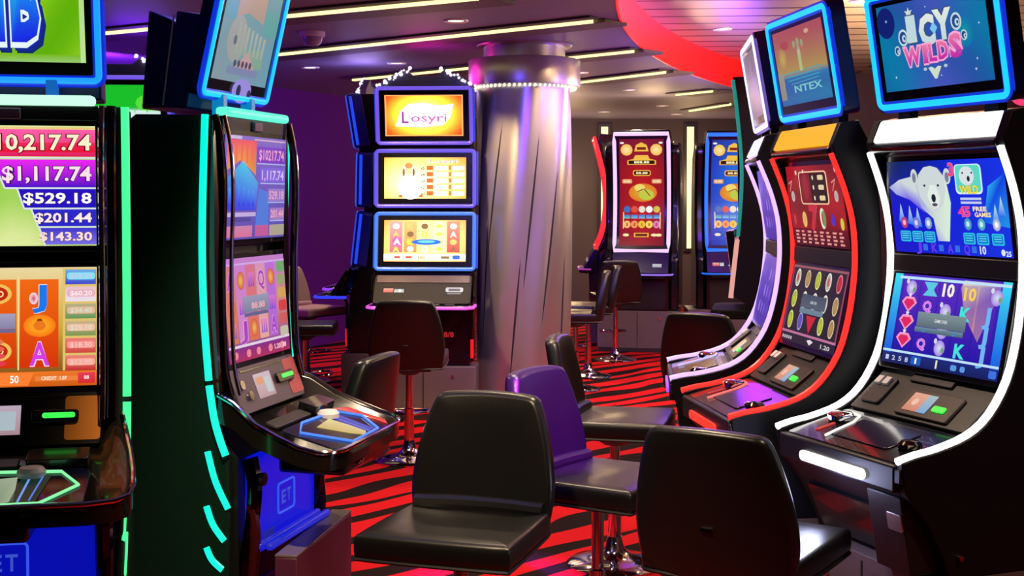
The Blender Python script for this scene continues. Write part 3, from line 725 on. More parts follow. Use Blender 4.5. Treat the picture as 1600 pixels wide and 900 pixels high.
# ------------------------------------------------------------------ tall green-edged machines (left)
def green_machine(pos, deg, label, bar_rgb, strip_rgb, art1, art2, art3, topper_rgb, zb=.46, topper_top=2.45, dim=1.0, blue=1.0, cons=('violet_grey_console', (70, 58, 80)), pad=(70, 130, 255), padc=((215, 190, 110), (240, 220, 160)), corner=True):
    F = Frame(zb); bk = .80 if corner else .62
    root = thing('slot_machine', label, 'slot machine', (pos[0], pos[1], zb), pose_rz(deg), 'green edged slot machines at the left')
    front = [(-.385, 1.90), (-.388, 1.80), (-.394, 1.667), (-.397, 1.475), (-.392, 1.282), (-.377, 1.089), (-.346, .935), (-.322, .86), (-.318, .70), (-.322, zb)]
    side = front + [(-bk, zb), (-bk, 1.78), (-.625, 1.905)]
    SIDE = mat('black_panel_green_glow', (10, 40, 30), .42)  # black panel, with the edge light's green glow put into its colour
    prism(F, 'cabinet', SATIN, root, [(-.40, 1.90), (-.41, 1.475), (-.40, 1.10), (-.34, .90), (-.30, .86), (-.30, zb), (-.60, zb), (-.60, 1.84), (-.56, 1.90)], -.27, .27, bevel=0)
    for sg in (-1, 1):
        a, b = sorted((sg*.27, sg*.292))
        prism(F, 'side_panel', SIDE, root, side, a, b, bevel=.006)
        pts = [(-.383, 1.90), (-.392, 1.667), (-.395, 1.475), (-.390, 1.282), (-.376, 1.10)]
        up = catmull([F.p(sg*.298, v-.004, z) for v, z in pts], 4)
        dn = catmull([F.p(sg*.298, v-.004, z) for v, z in [(-.375, 1.085), (-.360, .99), (-.343, .93), (-.322, .875)]], 4)
        for q in (up, dn):
            bm = bmesh.new(); sweep(bm, q, .0115, 8, False, (1, 0, 0)); finish(bm, 'edge_light', emit(strip_rgb, 1.6), root)
        for (a0, a1) in (((-.389, .884), (-.322, .713)), ((-.394, .718), (-.335, .615)), ((-.395, .592), (-.342, .527))):
            m_ = ((a0[0]+a1[0])/2-.008, (a0[1]+a1[1])/2-.004)
            bm = bmesh.new(); sweep(bm, catmull([F.p(sg*.292, v, z) for v, z in (a0, m_, a1)], 5), .011, 8, False, (1, 0, 0), .5)
            finish(bm, 'slash_light', emit(strip_rgb, 1.6), root)
        # chrome fins that run down beside the screens
        for (du, dv, r, mm, nm) in ((.262, 0, .010, DCHROME, 'fin'), (.240, .020, .0055, CHROME, 'fin_rail')):
            line = [F.p(sg*du, v+dv, z) for v, z in ((-.372, 1.90), (-.352, 1.80), (-.345, 1.667), (-.352, 1.475), (-.352, 1.30), (-.345, 1.14), (-.325, 1.05))]
            bm = bmesh.new(); sweep(bm, catmull(line, 4), r, 8, False, (1, 0, 0), 1.5); finish(bm, nm, mm, root)
        prism(F, 'fin_backing', mat('deep_maroon_gloss', (46, 18, 22), .2, coat=.5), root, [(-.40, 1.895), (-.375, 1.895), (-.372, 1.3), (-.36, 1.06), (-.40, 1.06)], *sorted((sg*.236, sg*.271)), bevel=0)
        # lower ornamental fin
        bm = bmesh.new(); sweep(bm, catmull([F.p(sg*.248, v, z) for v, z in ((-.27, .86), (-.255, .78), (-.265, .66), (-.285, .56), (-.29, zb+.01))], 4), [.026-.0004*i for i in range(17)], 8, False, (1, 0, 0), 1.0)
        lf = finish(bm, 'lower_fin', DCHROME, root)
        bm = bmesh.new(); sweep(bm, catmull([F.p(sg*.255, v, z) for v, z in ((-.262, .72), (-.25, .62), (-.262, zb+.02))], 4), .017, 8, False, (1, 0, 0)); finish(bm, 'fin_inlay', MAROON, lf)
        bm = bmesh.new(); c = F.p(sg*.252, -.232, .80); sweep(bm, [c, c+Vector((0, -.012, 0))], .02, 14); finish(bm, 'speaker', SATIN, lf)
    # screens, one over the other
    for nm, bot, top, art in (('upper_screen', (-.372, 1.519), (-.360, 1.845), art1), ('lower_screen', (-.350, 1.138), (-.374, 1.460), art2)):
        f = panel_map(F, -.222, .222, bot, top)
        slab_on(f, 'screen_bezel', BLACK, root, -.03, -.05, 1.03, 1.05, .034, -.036, .006)
        cv = Canvas(f, .0004, .0015); art(cv); cv.build(nm, root, dim)
    obox(F, 'crown', SATIN, root, (-.236, .236), (-.42, -.362), (1.855, 1.90))
    obox(F, 'light_bar', emit(bar_rgb, 1.25), root, (-.222, .222), (-.395, -.345), (1.90, 1.928), bevel=.01)
    obox(F, 'sensor', mat('pale_violet_plastic', (150, 120, 165), .4), root, (-.03, .03), (-.37, -.352), (1.862, 1.892))
    # topper leaning towards the player, with a deep rear housing
    k = (.33-.44)/(2.45-1.975)
    f = panel_map(F, -.24, .24, (-.440, 1.962), (-.325, topper_top))
    tp = slab_on(f, 'topper', mat('blue_lit_topper', (16, 20, 92), .35), root, 0, 0, 1, 1, .05, -.05, .02)  # navy body tinted blue to show the frame's glow
    ring_on(f, 'topper_halo', emit(mix(topper_rgb, (10, 20, 235), .75), .75), tp, .03, .025, .97, .975, .016, .020, -.004, flat=.5)  # wider glow imitates the halo around the topper light
    ring_on(f, 'topper_light', emit(topper_rgb, 1.6), tp, .03, .025, .97, .975, .016, .009, .006, flat=.7)
    slab_on(f, 'topper_bezel', BLACK, tp, .06, .05, .94, .95, .005, -.002, .01)
    g = lambda s, t, d=0: f(.10+.80*s, .12+.80*t, d)
    g.w, g.h = f.w*.80, f.h*.80
    cv = Canvas(g, .0004, .0045); art3(cv); cv.build('topper_screen', tp, dim)
    prism(F, 'topper_housing', mat('dark_navy_housing', (30, 28, 112), .42), tp, [(-.49, 1.925), (-.425, 2.21), (-.52, 2.225), (-.565, 1.928)], -.225, .225, bevel=.006)  # navy base colour raised to show light on the housing
    prism(F, 'topper_rear_box', mat('navy_rear_box', (24, 24, 92), .42), tp, [(-.570, 1.93), (-.530, 2.195), (-.618, 2.23), (-.645, 1.925)], -.22, .22, bevel=.006)  # navy raised here too, for light on the rear box
    bm = bmesh.new(); sweep(bm, [F.p(-.226, -.567, 1.935), F.p(-.226, -.528, 2.21)], .003, 6, False, (1, 0, 0)); finish(bm, 'housing_seam', WHITEP, tp)
    for u in (-.1, .1): obox(F, 'bracket', emit(topper_rgb, .5), tp, (u-.015, u+.015), (-.46, -.42), (1.90, 1.975))
    # console
    f = panel_map(F, -.235, .235, (-.300, .985), (-.352, 1.120))
    cs = slab_on(f, 'console', mat(cons[0], cons[1], .4), root, 0, 0, 1, 1, .03, -.028, .008)
    cv = Canvas(submap(f, .30, .22, .26, .55), .0005, .003)
    cv.rect(0, 0, 1, 1, (185, 150, 160), (205, 185, 205)); cv.rect(.1, .55, .5, .85, (225, 150, 110), None, 2); cv.rect(.55, .15, .9, .8, (190, 205, 215), None, 2)
    cv.build('display', cs, .8)
    slab_on(f, 'bill_slot', BLACK, cs, .62, .42, .88, .66, .012, .001, .01)
    slab_on(f, 'bill_slot_light', emit((60, 235, 80), 1.2), cs, .68, .50, .86, .60, .006, .011, .006)
    for s, t in ((.10, .62), (.17, .35)):
        bm = bmesh.new(); a = f(s, t, 0); b = f(s, t, .012); sweep(bm, [a, b], .015, 14); finish(bm, 'push_button', CHROME, cs)
    slab_on(f, 'info_card', mat('rose_card', (170, 78, 84), .5) if corner else mat('orange_card', (226, 138, 40), .5), cs, .80, .08, 1.0, .92, .003, .001, .01)
    slab_on(f, 'panel_line', BLACK, cs, .15, .88, .8, .93, .003, .001, .004)
    # winged deck
    rows = [(-.355, 1.052, .288), (-.30, 1.030, .300), (-.22, .975, .322), (-.14, .942, .336), (-.07, .916, .342), (-.015, .902, .335), (.012, .897, .305), (.030, .895, .24)]
    bm = bmesh.new()
    rings = []
    for v, z, hw in rows:
        zi = min(z-.030, .985 - .25*(v+.355))
        zi = max(zi, .875)
        us = [(-hw, z), (-hw+.03, z), (-hw+.07, zi), (0, zi), (hw-.07, zi), (hw-.03, z), (hw, z)]
        top = [F.p(u, v, zz) for u, zz in us]
        th = .050 + .10*max(0, (-v-.05))
        bot = [F.p(u, v, z-th) for u, zz in us[::-1]]
        rings.append(top+bot)
    loft(bm, rings); dk = finish(bm, 'button_deck', mat('deck_black_gold', (30, 26, 22), .18, metal=.3, coat=.5), root, angle=50)
    rim = [F.p(-hw, v, z+.004) for v, z, hw in rows] + [F.p(hw, v, z+.004) for v, z, hw in rows[::-1]]
    bm = bmesh.new(); sweep(bm, rim, .007, 8, False, (0, 0, 1)); finish(bm, 'deck_rim', CHROME, dk)
    f = panel_map(F, -.26, .26, (.018, .884), (-.27, .962), .002)
    bm = bmesh.new(); lp = [(.12, .52), (.32, .66), (.80, .62), (.90, .36), (.74, .06), (.30, .05)]
    slab_on(f, 'touch_pad', mat('dark_blue_glass', (16, 20, 48), .1), dk, .06, .02, .94, .70, .006, .0, .03)
    sweep(bm, [f(s, t, .010) for s, t in lp], .004, 6, True, (0, 0, 1)); finish(bm, 'pad_light', emit(pad, 1.2), dk)
    cv = Canvas(f, .0005, .0072)
    cv.poly([(.34, .50), (.60, .55), (.62, .12), (.52, .06), (.44, .20)], [padc[0], padc[1], padc[1], padc[0], padc[0]], 2)
    cv.poly([(.62, .56), (.76, .58), (.72, .10), (.60, .08)], (25, 40, 190) if corner else (20, 50, 40), 2); cv.line([(.66, .55), (.64, .10)], .02, (120, 170, 255), 3); cv.line([(.72, .55), (.69, .12)], .015, (90, 140, 255), 3)
    cv.build('pad_picture', dk, .8)
    if corner:
        cv = Canvas(f, .0005, .0090); cv.poly([(.84, .68), (.985, .60), (.985, .14), (.90, .05), (.92, .36)], [(240, 120, 110), (225, 20, 25), (215, 15, 20), (240, 60, 50), (205, 15, 20)], 2); cv.build('red_corner_light', dk, 1.0)
    bm = bmesh.new(); c0 = f(.66, .60, .006); lathe(bm, [(.036, c0.z-.004), (.036, c0.z+.010), (.028, c0.z+.020), (.001, c0.z+.024)], 20, c0.x, c0.y); finish(bm, 'spin_button', WHITEP, dk)
    slab_on(f, 'key_row', GREY, dk, .10, .74, .58, .90, .010, .0, .006); slab_on(f, 'ticket_slot', BLACK, dk, .62, .72, .92, .95, .03, .0, .01)
    obox(F, 'deck_lock', BLACK, root, (-.16, .10), (-.22, .0), (.80, .86), bevel=.012)
    for u in (-.05, -.025):
        bm = bmesh.new(); sweep(bm, [F.p(u, 0, .825), F.p(u, .01, .825)], .007, 10); finish(bm, 'lock', CHROME, root)
    # blue belly door
    BL = emit((8, 20, 215), .85*blue, 'blue_belly_glow_%d' % int(blue*100))
    f = panel_map(F, -.222, .222, (-.262, zb+.10), (-.262, .855))
    bd = slab_on(f, 'belly_door', BL, root, 0, 0, 1, 1, .04, -.04, .01)
    ring_on(f, 'emblem', emit((60, 90, 240), .9), bd, .34, .30, .62, .62, .012, .0035, .002)
    for l_, s_ in (('E', .44), ('T', .53)):
        cv = Canvas(f, .0005, .001); cv.text(l_, s_, .46, .14, (75, 105, 250), 1, .02, .07); cv.build('emblem_letter', bd, .6)
    cv = Canvas(f, .0005, .001); cv.rect(.1, .06, .28, .2, (40, 45, 170), None, 1); cv.build('door_sticker', bd, .6)
    for v0 in (-.238, -.205): obox(F, 'foot_rail', emit((20, 40, 235), .6), root, (-.26, .20), (v0-.010, v0+.010), (.585, .605), bevel=.006)
    return root

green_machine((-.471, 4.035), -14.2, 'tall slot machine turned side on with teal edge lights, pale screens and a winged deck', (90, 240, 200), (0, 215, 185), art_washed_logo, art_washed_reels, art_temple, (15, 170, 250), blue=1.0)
green_machine((-1.286, 3.104), -78.8, 'tall slot machine cut by the picture edge, showing prize amounts and orange reels', (190, 255, 215), (60, 225, 130), art_jackpot, art_reels_fire, art_bomb, (20, 130, 245), zb=.44, topper_top=2.48, blue=.7, cons=('black_console', (14, 13, 15)), pad=(130, 235, 160), padc=((120, 150, 120), (170, 190, 160)), corner=False)

# ------------------------------------------------------------------ three-screen machines (centre and far left)
def triple_machine(pos, deg, label, arts, glow=((120, 90, 235), (110, 90, 240), (70, 140, 250)), zb=.40, dim=1.0, hous=None, deck_rgb=(235, 90, 220)):
    F = Frame(zb)
    root = thing('slot_machine', label, 'slot machine', (pos[0], pos[1], zb), pose_rz(deg), 'three-screen slot machines')
    prism(F, 'cabinet', BLACK, root, [(-.22, zb), (-.22, .82), (-.22, .88), (-.30, 1.10), (-.34, 1.60), (-.30, 2.03), (-.27, 2.48), (-.60, 2.48), (-.60, zb)], -.345, .345, bevel=.008)
    tiers = (((-.245, 1.105), (-.295, 1.545), .385, arts[2], 'lower_screen', glow[2]), ((-.285, 1.575), (-.295, 2.015), .385, arts[1], 'middle_screen', glow[1]), ((-.27, 2.045), (-.20, 2.475), .365, arts[0], 'top_screen', glow[0]))
    for bot, top, hw, art, nm, gc in tiers:
        f = panel_map(F, -hw, hw, bot, top, .0)
        tr = slab_on(f, 'screen_housing', hous or NAVY, root, 0, 0, 1, 1, .12, -.12, .03)
        ring_on(f, 'frame_light', emit(gc, .95), tr, .02, .03, .98, .97, .022, .014, .0)
        slab_on(f, 'screen_bezel', BLACK, tr, .045, .07, .955, .93, .008, -.002, .01)
        g = (lambda f: (lambda a, b, d=0: f(.10+.80*a, .155+.70*b, d)))(f)
        g.w, g.h = f.w*.80, f.h*.70
        cv = Canvas(g, .0008, .0075); art(cv); cv.build(nm, tr, dim)
        for sg in (-1, 1):
            bm = bmesh.new(); a = f(0 if sg < 0 else 1, .05, -.03); b = f(0 if sg < 0 else 1, .95, -.03)
            sweep(bm, [a, b], .012, 6, False, (1, 0, 0)); finish(bm, 'side_light', emit((30, 70, 235), 1.0), tr)
    # crown of faceted lights
    f = panel_map(F, -.37, .37, (-.30, 2.475), (-.30, 2.62))
    bm = bmesh.new()
    pts = [(0, 0), (1, 0), (.94, .35), (.80, .72), (.70, .95), (.62, .6), (.38, .6), (.30, .95), (.20, .72), (.06, .35)]
    extr(bm, [f(a, b, -.06) for a, b in pts], [f(a, b, 0) for a, b in pts])
    cr = finish(bm, 'crown', mat('violet_grey_plastic', (105, 105, 140), .4), root, bevel=.004)
    rr = random.Random(3)
    bm = bmesh.new()
    for k in range(44):
        t = k/43
        if t < .5: a, b = .02+.33*t*2, .05+.85*t*2
        else: a, b = .66+.33*(t-.5)*2, .90-.85*(t-.5)*2
        c = f(a+rr.uniform(-.025, .025), b+rr.uniform(-.02, .16), rr.uniform(-.01, .02))
        bmesh.ops.create_icosphere(bm, subdivisions=1, radius=rr.uniform(.008, .016), matrix=Matrix.Translation(c))
    o = finish(bm, 'sparkle_lights', emit((250, 235, 255), 1.3), cr, smooth=False); o['kind'] = 'stuff'
    # dash, deck and lower door
    f = panel_map(F, -.36, .36, (-.06, .875), (-.20, 1.075))
    ds = slab_on(f, 'dash', mat('dash_black', (9, 8, 12), .55, spec=.25), root, 0, 0, 1, 1, .03, -.03, .02)
    slab_on(f, 'dash_band', mat('wine_band', (52, 22, 48), .3), ds, .02, .72, .98, .98, .004, .001, .01)
    cv = Canvas(f, .0008, .002); cv.rect(.10, .38, .20, .52, (225, 60, 60), (240, 160, 150), 1); cv.rect(.21, .38, .31, .50, (210, 215, 220), (150, 170, 190), 1); cv.ell(.27, .44, .05, .05, W3, 2, 8)
    cv.rr(.74, .40, .92, .56, (225, 225, 235), .05, 1); cv.rect(.77, .43, .89, .52, (90, 90, 110), None, 2); cv.rect(.76, .33, .90, .36, (160, 160, 180), None, 1)
    cv.build('dash_print', ds, .9)
    bm = bmesh.new()
    extr(bm, [F.p(u, v, .835) for u, v in ((-.37, -.12), (.37, -.12), (.38, .0), (.33, .06), (-.33, .06), (-.38, .0))], [F.p(u, v, .868) for u, v in ((-.37, -.12), (.37, -.12), (.38, .0), (.33, .06), (-.33, .06), (-.38, .0))])
    dk = finish(bm, 'button_deck', BLACK, root, bevel=.006)
    bm = bmesh.new(); sweep(bm, [F.p(u, v, .852) for u, v in ((-.385, -.20), (-.388, .0), (-.335, .066), (.335, .066), (.388, .0), (.385, -.20))], .013, 6, False, (0, 0, 1)); finish(bm, 'deck_light', emit(deck_rgb, 1.0), dk)
    for k in range(5): obox(F, 'button', GREY, dk, (-.26+.11*k, -.19+.11*k), (-.04, .02), (.868, .876))
    f = panel_map(F, -.31, .31, (-.218, zb+.03), (-.218, .80))
    bd = slab_on(f, 'belly_door', mat('black_cherry_gloss', (26, 8, 10), .2), root, 0, 0, 1, 1, .01, 0, .01)
    cv = Canvas(f, .0008, .011); cv.text('8/8', .80, .55, .10, (205, 40, 45), 1, .03, .12); cv.build('door_mark', bd, .7)
    for sg in (-1, 1):
        bm = bmesh.new(); sweep(bm, [F.p(sg*.36, -.21, zb+.04), F.p(sg*.36, -.20, .80), F.p(sg*.375, -.16, .92), F.p(sg*.38, -.24, 1.09)], .014, 8, False, (1, 0, 0)); finish(bm, 'side_rail', DCHROME, root)
        bm = bmesh.new(); sweep(bm, [F.p(sg*.36, -.20, zb+.06), F.p(sg*.36, -.20, zb+.20)], .012, 8, False, (1, 0, 0)); finish(bm, 'side_marker', emit((255, 25, 20), .9), root)
    return root

triple_machine((-.67, 9.30), -94, 'three-screen slot machine facing us left of the metal column, with a glowing logo on top', (art_burst, art_gold_table, art_gold_reels), zb=.40, dim=2.1)
BLUELIT = mat('blue_lit_housing', (30, 44, 150), .25)  # blue light on the housings is put into this colour
triple_machine((-1.50, 10.62), 176, 'three-screen slot machine seen edge on with blue lights, backing onto the central one', (dark_art, violet_art, violet_art), glow=((40, 80, 240), (40, 90, 245), (35, 70, 240)), zb=.40, hous=BLUELIT, deck_rgb=(50, 60, 255))
triple_machine((-1.56, 11.50), 176, 'farther three-screen machine behind the blue edge-on one, its lit deck reaching left', (dark_art, violet_art, violet_art), glow=((40, 80, 240), (40, 90, 245), (35, 70, 240)), zb=.40, hous=BLUELIT, deck_rgb=(150, 60, 240))
triple_machine((-2.66, 8.45), -86, 'three-screen machine with a green picture, mostly hidden behind the prize amounts machine', (art_green_fields, art_gold_table, art_gold_reels), zb=.40)

# ------------------------------------------------------------------ curved portrait-screen machines (far right)
FP = [(-.12, 1.08), (-.175, 1.20), (-.215, 1.36), (-.235, 1.55), (-.232, 1.72), (-.21, 1.90), (-.165, 2.10), (-.10, 2.335)]
def portrait_machine(pos, deg, label, art, glow, zb=.44, dim=1.0):
    F = Frame(zb)
    root = thing('slot_machine', label, 'slot machine', (pos[0], pos[1], zb), pose_rz(deg), 'portrait-screen slot machines by the far wall')
    cur = [(p.x, p.y) for p in catmull([(v, z, 0) for v, z in FP], 4)]
    L = [0.0]
    for a, b in zip(cur, cur[1:]): L.append(L[-1]+math.hypot(b[0]-a[0], b[1]-a[1]))
    T = L[-1]
    def at(t):
        x = max(0, min(1, t))*T
        for i in range(len(L)-1):
            if L[i+1] >= x-1e-9:
                k = (x-L[i])/(L[i+1]-L[i]); return (cur[i][0]+(cur[i+1][0]-cur[i][0])*k, cur[i][1]+(cur[i+1][1]-cur[i][1])*k, i)
    def f(s, t, d=0.0):
        v, z, i = at(t); a, b = cur[i], cur[i+1]; l = math.hypot(b[0]-a[0], b[1]-a[1])
        return F.p(-.29+.58*s, v+(b[1]-a[1])/l*d, z-(b[0]-a[0])/l*d)
    f.w, f.h = .58, T
    body = [(v-.03, z) for v, z in cur] + [(-.16, 2.38), (-.40, 2.36), (-.72, 2.15), (-.80, 1.80), (-.82, 1.3), (-.82, zb), (-.06, zb), (-.05, .78), (.02, .84), (-.06, .92)]
    prism(F, 'cabinet', BLACK, root, body, -.30, .30, bevel=.006)
    for sg in (-1, 1):
        prism(F, 'side_panel', BLACK, root, [(v-.10, z) for v, z in cur[:-3]] + [(-.27, 2.22), (-.42, 2.27), (-.68, 2.10), (-.78, 1.80), (-.80, 1.3), (-.80, zb), (-.12, zb), (-.12, .80), (-.13, 1.0)], *sorted((sg*.30, sg*.405)), bevel=.03, seg=3)
    bm = bmesh.new(); n = 16
    fr = [f(0, i/n, .008) for i in range(n+1)] + [f(1, 1-i/n, .008) for i in range(n+1)]
    sweep(bm, fr, .021, 8, True, (1, 0, 0)); finish(bm, 'frame_light', emit(glow, 1.3), root)
    bm = bmesh.new()
    for sg in (0, 1): pass
    A = [f(0, i/n, -.03) for i in range(n+1)]; B = [f(0, i/n, .004) for i in range(n+1)]
    C = [f(1, i/n, .004) for i in range(n+1)]; D = [f(1, i/n, -.03) for i in range(n+1)]
    loft(bm, [A, B, C, D, A], False, False); finish(bm, 'screen_bezel', mat('violet_black_glass', (24, 10, 44), .2), root)
    g = lambda s, t, d=0: f(.085+.83*s, .045+.91*t, d)
    g.w, g.h = f.w*.83, f.h*.91
    cv = Canvas(g, .0009, .0065); art(cv); cv.build('portrait_screen', root, dim)
    q = panel_map(F, -.30, .30, (.02, .845), (-.10, 1.06))
    ds = slab_on(q, 'dash', mat('violet_gloss', (42, 22, 92), .2), root, 0, 0, 1, 1, .05, -.04, .02)
    cv = Canvas(q, .001, .013); cv.rect(.10, .30, .22, .46, (230, 80, 60), (240, 190, 170), 1); cv.rect(.23, .30, .30, .46, (225, 225, 225), (190, 190, 200), 1); cv.rect(.38, .30, .48, .36, (190, 170, 200), None, 1); cv.rect(.72, .28, .88, .44, (165, 170, 185), (215, 215, 225), 1)
    cv.build('dash_print', ds, .9)
    bm = bmesh.new(); dp = ((-.34, -.08), (.34, -.08), (.33, .03), (.26, .08), (-.26, .08), (-.33, .03))
    extr(bm, [F.p(u, v, .79) for u, v in dp], [F.p(u, v, .84) for u, v in dp]); dk = finish(bm, 'button_deck', BLACK, root, bevel=.008)
    bm = bmesh.new(); sweep(bm, [F.p(u, v, .835) for u, v in ((-.345, -.05), (-.335, .035), (-.262, .086), (.262, .086), (.335, .035), (.345, -.05))], .010, 6, False, (0, 0, 1)); finish(bm, 'deck_light', emit(mix(glow, (110, 60, 240), .6) if glow[0] > 120 else glow, .9), dk)
    q = panel_map(F, -.27, .27, (-.06, zb+.02), (-.05, .77)); slab_on(q, 'belly_door', SATIN, root, 0, 0, 1, 1, .014, -.002, .02)
    return root

portrait_machine((1.36, 13.60), -101, 'portrait-screen slot machine with a white-violet frame and a red picture by the far wall', lambda cv: art_fortune(cv, True), (225, 190, 255))
portrait_machine((2.40, 13.75), -93, 'portrait-screen slot machine with a blue frame and blue picture, half hidden by a dark cabinet', lambda cv: art_fortune(cv, False), (25, 110, 250))
portrait_machine((.86, 14.90), 178, 'portrait-screen slot machine seen edge on as a curved red line beside the column', lambda cv: art_fortune(cv, True), (250, 40, 50))
# ------------------------------------------------------------------ tall dark cabinet at the right
def dark_machine(pos, deg, label, zb=.44):
    F = Frame(zb)
    root = thing('slot_machine', label, 'slot machine', (pos[0], pos[1], zb), pose_rz(deg))
    body = [(-.02, 2.43), (-.05, 2.2), (-.085, 1.8), (-.06, 1.35), (-.02, 1.02), (-.16, .93), (-.16, zb), (-.66, zb), (-.66, 2.40), (-.62, 2.44)]
    prism(F, 'cabinet', BLACK, root, [(v-.02, z) for v, z in body[:6]] + body[6:], -.29, .29, bevel=.006)
    for sg in (-1, 1):
        prism(F, 'side_panel', NAVY, root, body, *sorted((sg*.29, sg*.315)), bevel=.006)
        bm = bmesh.new(); sweep(bm, catmull([F.p(sg*.318, v, z) for v, z in [(-.022, 2.41), (-.05, 2.2), (-.082, 1.8), (-.06, 1.4)]], 4), .012, 8, False, (1, 0, 0)); finish(bm, 'edge_light', emit((20, 150, 140), .8), root)
        bm = bmesh.new(); sweep(bm, catmull([F.p(sg*.312, v+.005, z) for v, z in [(-.06, 1.38), (-.03, 1.10), (-.02, 1.0)]], 4), .016, 8, False, (1, 0, 0)); finish(bm, 'screen_edge_glow', emit((240, 170, 160), .9), root)  # glowing rail stands in for the lower screen seen edge on
    f = panel_map(F, -.26, .26, (-.03, 1.03), (.02, 1.42))
    slab_on(f, 'screen_bezel', BLACK, root, -.03, -.03, 1.03, 1.03, .05, -.05, .01)
    cv = Canvas(f, .0008, .002); cv.grid(0, 0, 1, 1, vgrad((235, 215, 225), (230, 150, 140), (220, 70, 60)), 2, 6); cv.rr(.1, .2, .9, .45, (250, 240, 235), .03, 2); cv.build('lower_screen', root)
    f = panel_map(F, -.26, .26, (-.06, 1.50), (-.05, 2.10)); slab_on(f, 'screen_bezel', BLACK, root, -.03, -.03, 1.03, 1.03, .04, -.04, .01)
    cv = Canvas(f, .0008, .002); violet_art(cv); cv.build('upper_screen', root)
    bm = bmesh.new(); dp = ((-.31, -.22), (.31, -.22), (.32, .06), (.25, .12), (-.25, .12), (-.32, .06))
    extr(bm, [F.p(u, v, .86) for u, v in dp], [F.p(u, v, .92) for u, v in dp]); finish(bm, 'button_deck', mat('matt_black', (10, 9, 12), .8, spec=.2), root, bevel=.008)
    return root
dark_machine((1.47, 8.60), 168, 'tall dark cabinet with a teal lit edge standing beyond the violet-lit machine')

# a further machine at the right edge, only a strip of it in view
def edge_machine(pos, deg, label, zb=.44):
    F = Frame(zb)
    root = thing('slot_machine', label, 'slot machine', (pos[0], pos[1], zb), pose_rz(deg))
    prism(F, 'cabinet', BLACK, root, [(-.10, 2.0), (-.14, 1.5), (-.02, 1.0), (.1, .92), (.1, .86), (-.1, .8), (-.1, zb), (-.6, zb), (-.6, 2.0)], -.31, .31, bevel=.006)
    f = panel_map(F, -.31, .31, (-.12, 1.55), (-.09, 2.09)); slab_on(f, 'screen_bezel', BLACK, root, 0, 0, 1, 1, .04, -.02, .01)
    g = lambda s, t, d=0: f(.06+.88*s, .06+.88*t, d)
    g.w, g.h = f.w*.88, f.h*.88
    cv = Canvas(g, .0008, .022); cv.grid(0, 0, 1, 1, vgrad((190, 205, 110), (235, 215, 150), (245, 235, 220)), 2, 4); cv.rr(.02, .3, .12, .6, (225, 90, 110), .03, 1); cv.build('upper_screen', root)
    f = panel_map(F, -.31, .31, (-.10, 2.10), (-.02, 2.44)); tp = slab_on(f, 'topper', mat('rose_plastic', (120, 30, 60), .3), root, 0, 0, 1, 1, .10, -.10, .05)
    ring_on(f, 'topper_light', emit((255, 60, 110), 1.2), tp, .03, .05, .97, .95, .05, .016, .0)
    f2 = panel_map(F, -.25, .25, (-.03, 1.04), (-.13, 1.50)); slab_on(f2, 'screen_bezel', BLACK, root, -.05, -.05, 1.05, 1.05, .03, -.02, .01)
    cv = Canvas(f2, .0008, .012); violet_art(cv); cv.build('lower_screen', root)
    for sg in (-1, 1):
        bm = bmesh.new(); sweep(bm, [F.p(sg*.30, -.06, 2.0), F.p(sg*.30, -.10, 1.5), F.p(sg*.30, .02, 1.0)], .014, 8, False, (1, 0, 0)); finish(bm, 'edge_light', emit((245, 235, 255), 1.2), root)
    return root
edge_machine((2.57, 6.05), 215, 'slot machine with a rose topper peeking out behind the white-lit machine at the picture edge')

# ------------------------------------------------------------------ plinths
def plinth(pos, deg, label, u, v, z, step=None):
    F = Frame(0)
    root = thing('machine_plinth', label, 'plinth', (pos[0], pos[1], 0), pose_rz(deg), 'plinths under the slot machines')
    obox(F, 'base', PLINTHM, root, u, v, (0, z), bevel=.004)
    obox(F, 'kick_strip', GREY, root, (u[0]+.01, u[1]-.01), (v[1]-.006, v[1]+.004), (.0, .05))
    obox(F, 'seam_strip', GREY, root, ((u[0]+u[1])/2-.004, (u[0]+u[1])/2+.004), (v[1]-.004, v[1]+.0025), (.06, z-.02), bevel=0)
    for s in (.22, .78):
        bm = bmesh.new(); c = F.p(u[0]+(u[1]-u[0])*s, v[1], z*.82); sweep(bm, [c, c+Vector((0, -.008, 0))], .012, 12); finish(bm, 'lock', CHROME, root)
    if step:
        obox(F, 'step', mat('plum_laminate', (92, 36, 70), .5), root, *step[:2], (0, step[2]), bevel=.004)
        obox(F, 'step_top', mat('brown_grey_top', (112, 98, 94), .35), root, step[0], step[1], (step[2], step[2]+.008), bevel=.002)
    return root
plinth((.976, 3.858), 201.4, 'plum grey plinth under the white-lit curved machine', (-.305, .315), (-.60, -.10), .56)
plinth((.698, 4.607), 187.6, 'plum grey plinth under the red-lit curved machine', (-.305, .315), (-.60, -.10), .56)
plinth((.684, 5.534), 174.1, 'plum grey plinth under the violet-lit curved machine', (-.305, .315), (-.60, -.10), .56)
plinth((-.471, 4.035), -9.3, 'plum plinth with a brown ledge under the blue door of the side-on machine', (-.292, .30), (-.66, -.30), .458, ((-.27, .30), (-.198, -.128), .575))
plinth((-1.286, 3.104), -78.8, 'plinth under the prize amounts machine at the picture edge', (-.30, .292), (-.62, -.30), .438, ((-.292, .30), (-.225, -.145), .56))
plinth((-.67, 9.30), -94, 'grey plinth under the central three-screen machine', (-.39, .39), (-.42, -.16), .40)
plinth((-1.50, 10.62), 176, 'plinth under the edge-on blue-lit three-screen machine', (-.40, .40), (-.64, -.16), .40)
plinth((-1.56, 11.50), 176, 'plinth under the farther three-screen machine reaching left', (-.40, .40), (-.64, -.16), .40)
plinth((-2.66, 8.45), -86, 'plinth under the mostly hidden machine with the green picture', (-.40, .40), (-.64, -.16), .40)
